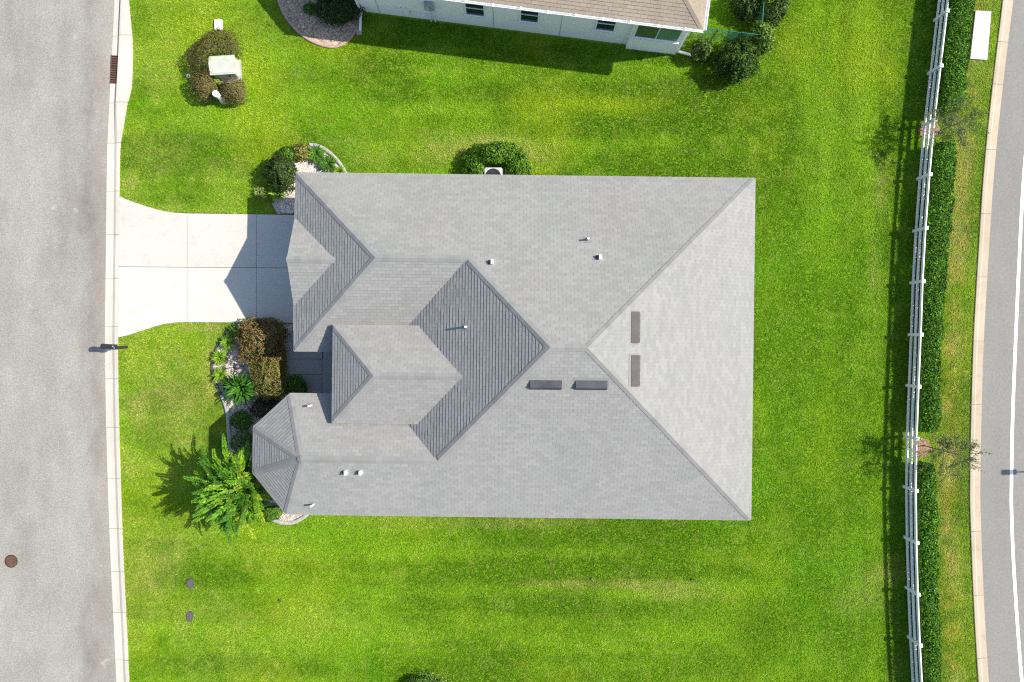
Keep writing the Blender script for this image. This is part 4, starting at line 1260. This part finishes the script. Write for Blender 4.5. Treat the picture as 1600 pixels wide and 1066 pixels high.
# transformer cabinet, pedestal, pads
tb = G(357, 113.5); tb.z = 0
tf = thing('utility_box', tb, 'pale green steel utility box among brownish shrubs', 'utility box')
mb = MB(); mb.box(tb + Vector((0, 0, .05)), (1.25, 1.05, .14), .06); mb.build('pad', M['edging'], tf)
tc = tb + Vector((0, .08, 0))
mb = MB(); mb.bbox(tc + Vector((0, 0, .42)), (1.12, .82, .68), .05, .06); cb = mb.build('cabinet', M['util'], tf)
mb = MB()
P = [(-.58, .43, .70), (.58, .43, .70), (.58, .05, .82), (-.58, .05, .82), (-.58, -.45, .72), (.58, -.45, .72), (-.58, -.45, .67), (.58, -.45, .67), (-.58, .43, .67), (.58, .43, .67)]
rm = Matrix.Rotation(.06, 3, 'Z')
mb.add([tc + rm @ Vector(p) for p in P], [(1, 0, 3, 2), (2, 3, 4, 5), (5, 4, 6, 7), (0, 1, 9, 8), (0, 8, 6, 4, 3), (1, 2, 5, 7, 9), (6, 8, 9, 7)]); mb.build('lid', M['util'], tf)
mb = MB(); mb.box(tc + rm @ Vector((.2, -.43, .4)), (.05, .04, .12), .06); mb.build('handle', M['black'], cb)
pb = G(350.5, 158); pb.z = 0
pd = thing('pedestal', pb, 'white domed cable pedestal below the utility box', 'pedestal')
mb = MB(); mb.bbox(pb + Vector((0, 0, .12)), (.30, .26, .28), .03, .3); mb.build('base', M['acgrey'], pd)
mb = MB(); mb.lathe(pb, [(.125, .2), (.125, .88), (.15, .89), (.15, .98), (.12, 1.03), (.05, 1.055)], 20); mb.build('dome', M['white'], pd, smooth=False)
wp = G(342, 40)
mb = MB(); mb.bbox(wp + Vector((0, 0, .06)), (.36, .50, .14), .03, .02); tag(mb.build('utility_pad', M['white'], None, wp), 'small white rectangular pad on the grass above the brownish shrubs', 'utility pad')
cp = G(295.5, 119.5)
co = thing('cleanout_pipe', cp, 'white ringed cleanout pipe on the grass beside the brownish shrubs', 'pipe')
mb = MB(); mb.lathe(cp, [(.085, -.02), (.085, .09), (.05, .09), (.045, .03)], 20); mb.build('pipe', M['white'], co)
mb = MB(); mb.lathe(cp, [(.043, .0), (.043, .05)], 16); mb.build('plug', M['black'], co)
vp = G(296, 136)
mb = MB(); mb.lathe(vp, [(.03, -.02), (.03, .06), (.015, .07)], 12); tag(mb.build('sprinkler_head', M['grey_plastic'], None, vp), 'tiny sprinkler head beside the brownish shrubs', 'sprinkler')
for (x, y), lb in (((298, 911.5), 'dark oval valve box lid in the lawn, nearer the tree'), ((297, 963), 'dark oval valve box lid in the lawn, farther from the tree')):
    b_ = G(x, y); v_ = thing('valve_box', b_, lb, 'valve box')
    def oval(a, b2, z): return [(b_.x + a * math.cos(t_), b_.y + b2 * math.sin(t_), z) for t_ in np.linspace(0, 6.283, 25)[:-1]]
    mb = MB(); mb.prism(oval(.165, .245, 0), -.05, .05); mb.build('rim', M['edging_dark'], v_)
    mb = MB(); mb.prism(oval(.14, .215, 0), .0, .062); mb.build('lid', M['purple_grey'], v_)
# air conditioner
ab = G(772, 276); ab.z = 0; ab = Vector((ab.x - .02, 7.52, 0))
acu = thing('air_conditioner', ab, 'pale air conditioner unit half under the eave', 'air conditioner')
mb = MB(); mb.box(ab + Vector((0, 0, .03)), (1.0, 1.0, .1)); mb.build('pad', M['edging'], acu)
mb = MB(); mb.bbox(ab + Vector((0, 0, .44)), (.84, .84, .76), .06); mb.build('casing', M['acgrey'], acu)
mb = MB(); mb.lathe(ab + Vector((0, 0, .80)), [(.365, .0), (.365, .03), (.35, .032), (.35, .026)], 28); mb.build('fan_well', M['black'], acu)
for i in range(6):
    r_ = .05 + i * .05; gm = MB()
    for j in range(24):
        t0, t1 = j * .2618, (j + 1) * .2618
        gm.tube(ab + Vector((r_ * math.cos(t0), r_ * math.sin(t0), .85)), ab + Vector((r_ * math.cos(t1), r_ * math.sin(t1), .85)), .005, n=4, caps=False)
    gm.build('grille_ring', M['black'], acu)
gm = MB(); gm.lathe(ab + Vector((0, 0, .835)), [(.07, 0), (.07, .02), (.04, .03)], 14); gm.build('fan_hub', M['grey_plastic'], acu)
# slab beside the far kerb
sl = [(1522.5, 18), (1547, 19.5), (1540.5, 95), (1514, 93)]
cc_ = G(1531, 56)
mb = MB(); mb.prism([tuple(G(*p)[:2]) for p in sl], -.05, .10)
tag(mb.build('inlet_slab', M['slab'], None, cc_), 'white rectangular concrete slab on the verge beyond the hedge', 'slab')
# green chain link fence
cl = [G(1076, 59.5), G(1110, 64), G(1147, 68.5), G(1176, 72)], [G(1176, 72), G(1178.5, 36), G(1181, 0), G(1184, -40)]
cf = thing('chain_link_fence', cl[0][3], 'green coated chain link fence beside the white house', 'fence')
ch_ = 1.15
for run in cl:
    for i, p in enumerate(run):
        if run is cl[1] and i == 0: continue
        mb = MB(); mb.tube(p + Vector((0, 0, -.05)), p + Vector((0, 0, ch_ + .05)), .028, n=8); mb.build('post', M['chain'], cf)
    for a, b in zip(run[:-1], run[1:]):
        mb = MB(); mb.tube(a + Vector((0, 0, ch_)), b + Vector((0, 0, ch_)), .02, n=8); mb.build('top_rail', M['chain'], cf)
        d = b - a; L = d.length; d.normalize(); mb = MB()
        st = .075; k_ = int((L + ch_) / st)
        for i in range(k_):
            for sg in (1, -1):
                s0 = i * st - (ch_ if sg > 0 else 0)
                t0, t1 = s0, s0 + sg * 0 + ch_
                z0, z1 = (0.03, ch_) if sg > 0 else (ch_, .03)
                lo = max(t0, 0); hi = min(t1, L)
                if hi - lo < .02: continue
                f0 = (lo - t0) / ch_; f1 = (hi - t0) / ch_
                mb.tube(a + d * lo + Vector((0, 0, z0 + (z1 - z0) * f0)), a + d * hi + Vector((0, 0, z0 + (z1 - z0) * f1)), .0032, n=3, caps=False)
        o_ = mb.build('wire_mesh', M['chain'], cf); o_['kind'] = 'stuff'
# street lamp beyond the edge whose shadow lies on the road
lb = G(1848, 709); lb.z = 0
la = thing('street_lamp', lb, 'street lamp casting the thin shadow on the road', 'street lamp')
mb = MB(); mb.tube(lb, lb + Vector((0, 0, 6.1)), .09, .06, 12); mb.build('pole', M['black'], la)
mb = MB(); mb.tube(lb + Vector((0, 0, 6.0)), lb + Vector((-1.6, -.05, 6.0)), .045, .035, 8); mb.build('arm', M['black'], la)
mb = MB(); mb.bbox(lb + Vector((-1.9, -.06, 6.0)), (.62, .24, .14), .03, .03); mb.build('lamp_head', M['black'], la)
# fallen leaves and small things on the lawn
for (x, y), lb_, cat, cl_ in (((439, 938), 'pale stub of weed on the lawn below the tree', 'weed', [(.28, .26, .12), (.08, .15, .03)]), ((926, 904), 'dry pinkish weed tuft on the lawn below the roof', 'weed', [(.30, .24, .13), (.16, .24, .05)]), ((1082, 905), 'dark weed tuft on the lawn below the roof corner', 'weed', [(.10, .16, .04), (.16, .2, .05)]), ((1370, 245), 'dry grey weed patch at the edge of the upper young tree shadow', 'weed', [(.30, .30, .16), (.16, .22, .06)])):
    strap_clump('weed_tuft', lb_, G(x, y), .11, .10, 26, cl_, .03, cat=cat)

# ------------------------------------------------------------------ grass
def hp_px(us): return [((HP(u, v, 0).x * S + 800), (-HP(u, v, 0).y * S + 533)) for u, v in us]
def np_px(ab): return [((NP(a, b, 0).x * S + 800), (-NP(a, b, 0).y * S + 533)) for a, b in ab]
excl = [arcT[:] + [(505, 336), (505, 505)] + arcB, bedA, bedB, bedC, sl, [(446, 505), (600, 505), (600, 625), (470, 625), (446, 560)],
        hp_px([(-330, -245), (362, -245), (362, 260), (-345, 260), (-388, 205), (-388, 145), (-340, 100), (-330, 10)]),
        np_px([(-IN - .1, IN), (-IN - .1, D), (Lw - 1.5, D), (Lw - 1.5, 2.1), (Lw, IN)]), np_px([(-2.8, .3), (-.4, .3), (-.4, .6), (-2.8, .6)]),
        [(757, 252), (790, 252), (790, 290), (757, 290)], [(336, 32), (348, 32), (348, 48), (336, 48)], [(338, 97), (378, 97), (378, 131), (338, 131)]] + mulchpolys
for b_ in ((298, 911.5), (297, 963)):
    excl.append([(b_[0] + 5.5 * math.cos(a), b_[1] + 8 * math.sin(a)) for a in np.linspace(0, 6.2, 14)])
def grass(dens):
    x0, x1, y0, y1 = 150, 1575, -45, 1111
    n = int((x1 - x0) * (y1 - y0) / S ** 2 * dens)
    x = rng.uniform(x0, x1, n); y = rng.uniform(y0, y1, n)
    ok = (x > np.interp(y, KY, KX) + np.interp(y, [-60, 0, 55, 90, 140, 160, 200, 225, 240], kw + np.array([1.5, 2, 10, 12.5, 13.5, 8.5, 3.5, .6, 0])) + .5) & (x < np.interp(y, RY, RX) - .3)
    for p in excl: ok &= ~inside(x, y, p)
    x, y = x[ok], y[ok]; n = len(x)
    X = (x - 800) / S; Y = -(y - 533) / S
    # colour of the turf: mown bands, clumps, dry and lush places
    nA = fbm(X, Y, .16, 1, 4); nB = fbm(X, Y, .55, 4, 4); nC = fbm(X, Y, 2.2, 7, 3); nD = fbm(X, Y, 7., 9, 2)
    wv = np.clip((x - 1110) / 170, 0, 1); wv = wv * wv * (3 - 2 * wv)
    band = fbm(X + .3 * nA, Y * .06, 1.15, 12, 3) * wv + fbm(X * .06, Y + .3 * nA, 1.15, 12, 3) * (1 - wv)
    c_dark = np.array([.066, .150, .005]); c_mid = np.array([.168, .318, .011]); c_yel = np.array([.275, .37, .012]); c_dry = np.array([.36, .315, .10]); c_lush = np.array([.10, .285, .006])
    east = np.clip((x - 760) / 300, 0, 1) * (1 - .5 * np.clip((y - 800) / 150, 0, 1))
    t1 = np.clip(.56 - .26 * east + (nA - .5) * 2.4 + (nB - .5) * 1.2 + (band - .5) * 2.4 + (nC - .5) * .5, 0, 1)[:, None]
    c = c_dark * (1 - t1) + c_mid * t1
    ty = np.clip((fbm(X, Y, .30, 21, 4) - .50) * 3.2 + (nC - .5) * .6 - .25 * east, 0, 1)[:, None] * .55
    c = c * (1 - ty) + c_yel * ty
    tl = np.clip((fbm(X, Y, .42, 33, 3) - .60) * 4, 0, 1)[:, None] * .4
    c = c * (1 - tl) + c_lush * tl
    def blob(px, py, rx, ry): return np.exp(-(((x - px) / rx) ** 2 + ((y - py) / ry) ** 2))
    dry = 0 * x
    for px, py, rx, ry, a in ((770, 225, 60, 14, .6), (835, 245, 35, 16, .5), (690, 235, 40, 22, .35), (560, 240, 60, 25, .2), (325, 512, 55, 7, .5), (215, 640, 22, 25, .35), (275, 620, 60, 60, .25), (240, 900, 40, 50, .25), (880, 912, 60, 6, .45), (1010, 914, 80, 7, .45), (1060, 925, 60, 14, .35), (1380, 895, 30, 16, .45), (1345, 940, 40, 20, .35), (1375, 300, 12, 40, .4), (1365, 430, 10, 60, .35), (480, 970, 70, 25, .2), (1155, 945, 0.1, .1, 0), (330, 560, 12, 40, .5), (1030, 560, 1, 1, 0), (820, 815, 90, 10, .4), (620, 815, 100, 12, .25), (205, 285, 14, 10, .5), (1340, 910, 30, 30, .2)):
        dry = dry + a * blob(px, py, rx, ry)
    # left yard is paler, verge beyond the hedge is dry
    dry = dry + .22 * np.clip((520 - x) / 260, 0, 1) * np.clip(nB * 3 - .9, 0, 1) + .10 * np.clip((nC - .5) * 4, 0, 1)
    xr = np.interp(y, RY, RX); verge = np.clip((x - (xr - 78)) / 12, 0, 1)
    vm = np.exp(-((x - (xr - 33)) / 15) ** 2)
    dry = dry + verge * (vm * .85 * np.clip(nB * 3.2 - 1.0, 0, 1) + .1)
    dry = np.clip(dry * (.5 + nC) , 0, .85)[:, None]
    c = c * (1 - dry) + c_dry * dry
    org = (verge * vm * np.clip(nC * 3 - 1.1, 0, 1))[:, None] * .5
    c = c * (1 - org) + np.array([.36, .26, .03]) * org
    yel = np.clip(1.0 * blob(385, 130, 22, 50) + .6 * blob(300, 60, 50, 40) + .5 * blob(410, 130, 30, 60) + .5 * blob(900, 160, 120, 16) + .6 * blob(960, 165, 60, 12) + .5 * blob(520, 75, 60, 14) + .5 * blob(1350, 60, 60, 80) + .4 * blob(430, 960, 60, 30) + .5 * blob(1240, 70, 30, 50), 0, 1)[:, None] * .7
    c = c * (1 - yel) + c_yel * 1.08 * yel
    lush = np.clip(.9 * blob(388, 152, 16, 13) + .8 * blob(1120, 20, 30, 40) + .5 * blob(500, 830, 60, 25) + .5 * blob(1190, 1000, 60, 60) + .35 * (x > 1180) * (x < 1380) * np.clip((y - 250) / 100, 0, 1) + .5 * blob(1320, 880, 30, 30), 0, 1)[:, None] * .7
    c = c * (1 - lush) + c_lush * lush
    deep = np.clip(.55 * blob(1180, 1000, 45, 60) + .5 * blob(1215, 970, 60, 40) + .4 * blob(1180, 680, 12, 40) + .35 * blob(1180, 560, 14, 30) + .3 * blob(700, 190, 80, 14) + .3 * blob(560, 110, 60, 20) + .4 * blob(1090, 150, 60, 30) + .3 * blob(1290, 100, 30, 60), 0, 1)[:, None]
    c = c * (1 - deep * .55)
    nE = vnoise(X, Y, 13., 40)
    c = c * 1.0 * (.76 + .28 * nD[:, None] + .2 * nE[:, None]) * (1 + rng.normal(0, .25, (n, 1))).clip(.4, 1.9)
    straw = rng.random(n) < .02
    c[straw] = np.array([.30, .28, .12]) * rng.uniform(.6, 1.2, (straw.sum(), 1))
    az = rng.uniform(0, 6.283, n); el = np.radians(rng.uniform(7, 48, n))
    L = rng.uniform(.05, .125, n) * (.7 + .6 * nD); w = rng.uniform(.016, .032, n)
    d = np.stack([np.cos(az) * np.cos(el), np.sin(az) * np.cos(el), np.sin(el)], 1)
    s_ = np.stack([-np.sin(az), np.cos(az), np.zeros(n)], 1)
    tw = rng.normal(0, .35, n); s_[:, 2] = tw * .5
    B = np.stack([X, Y, np.full(n, .004)], 1)
    V = np.stack([B - s_ * w[:, None] * .5 + np.array([0, 0, .008]), B + s_ * w[:, None] * .5 + np.array([0, 0, .008]), B + d * L[:, None]], 1).reshape(-1, 3)
    V[:, 2] = np.maximum(V[:, 2], .003)
    F = np.arange(3 * n).reshape(-1, 3)
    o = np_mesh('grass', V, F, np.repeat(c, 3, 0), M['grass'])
    tag(o, 'mown green and yellowish turf grass covering the yards', 'grass', None, 'stuff')
    return n
print('grass blades', grass(1050))
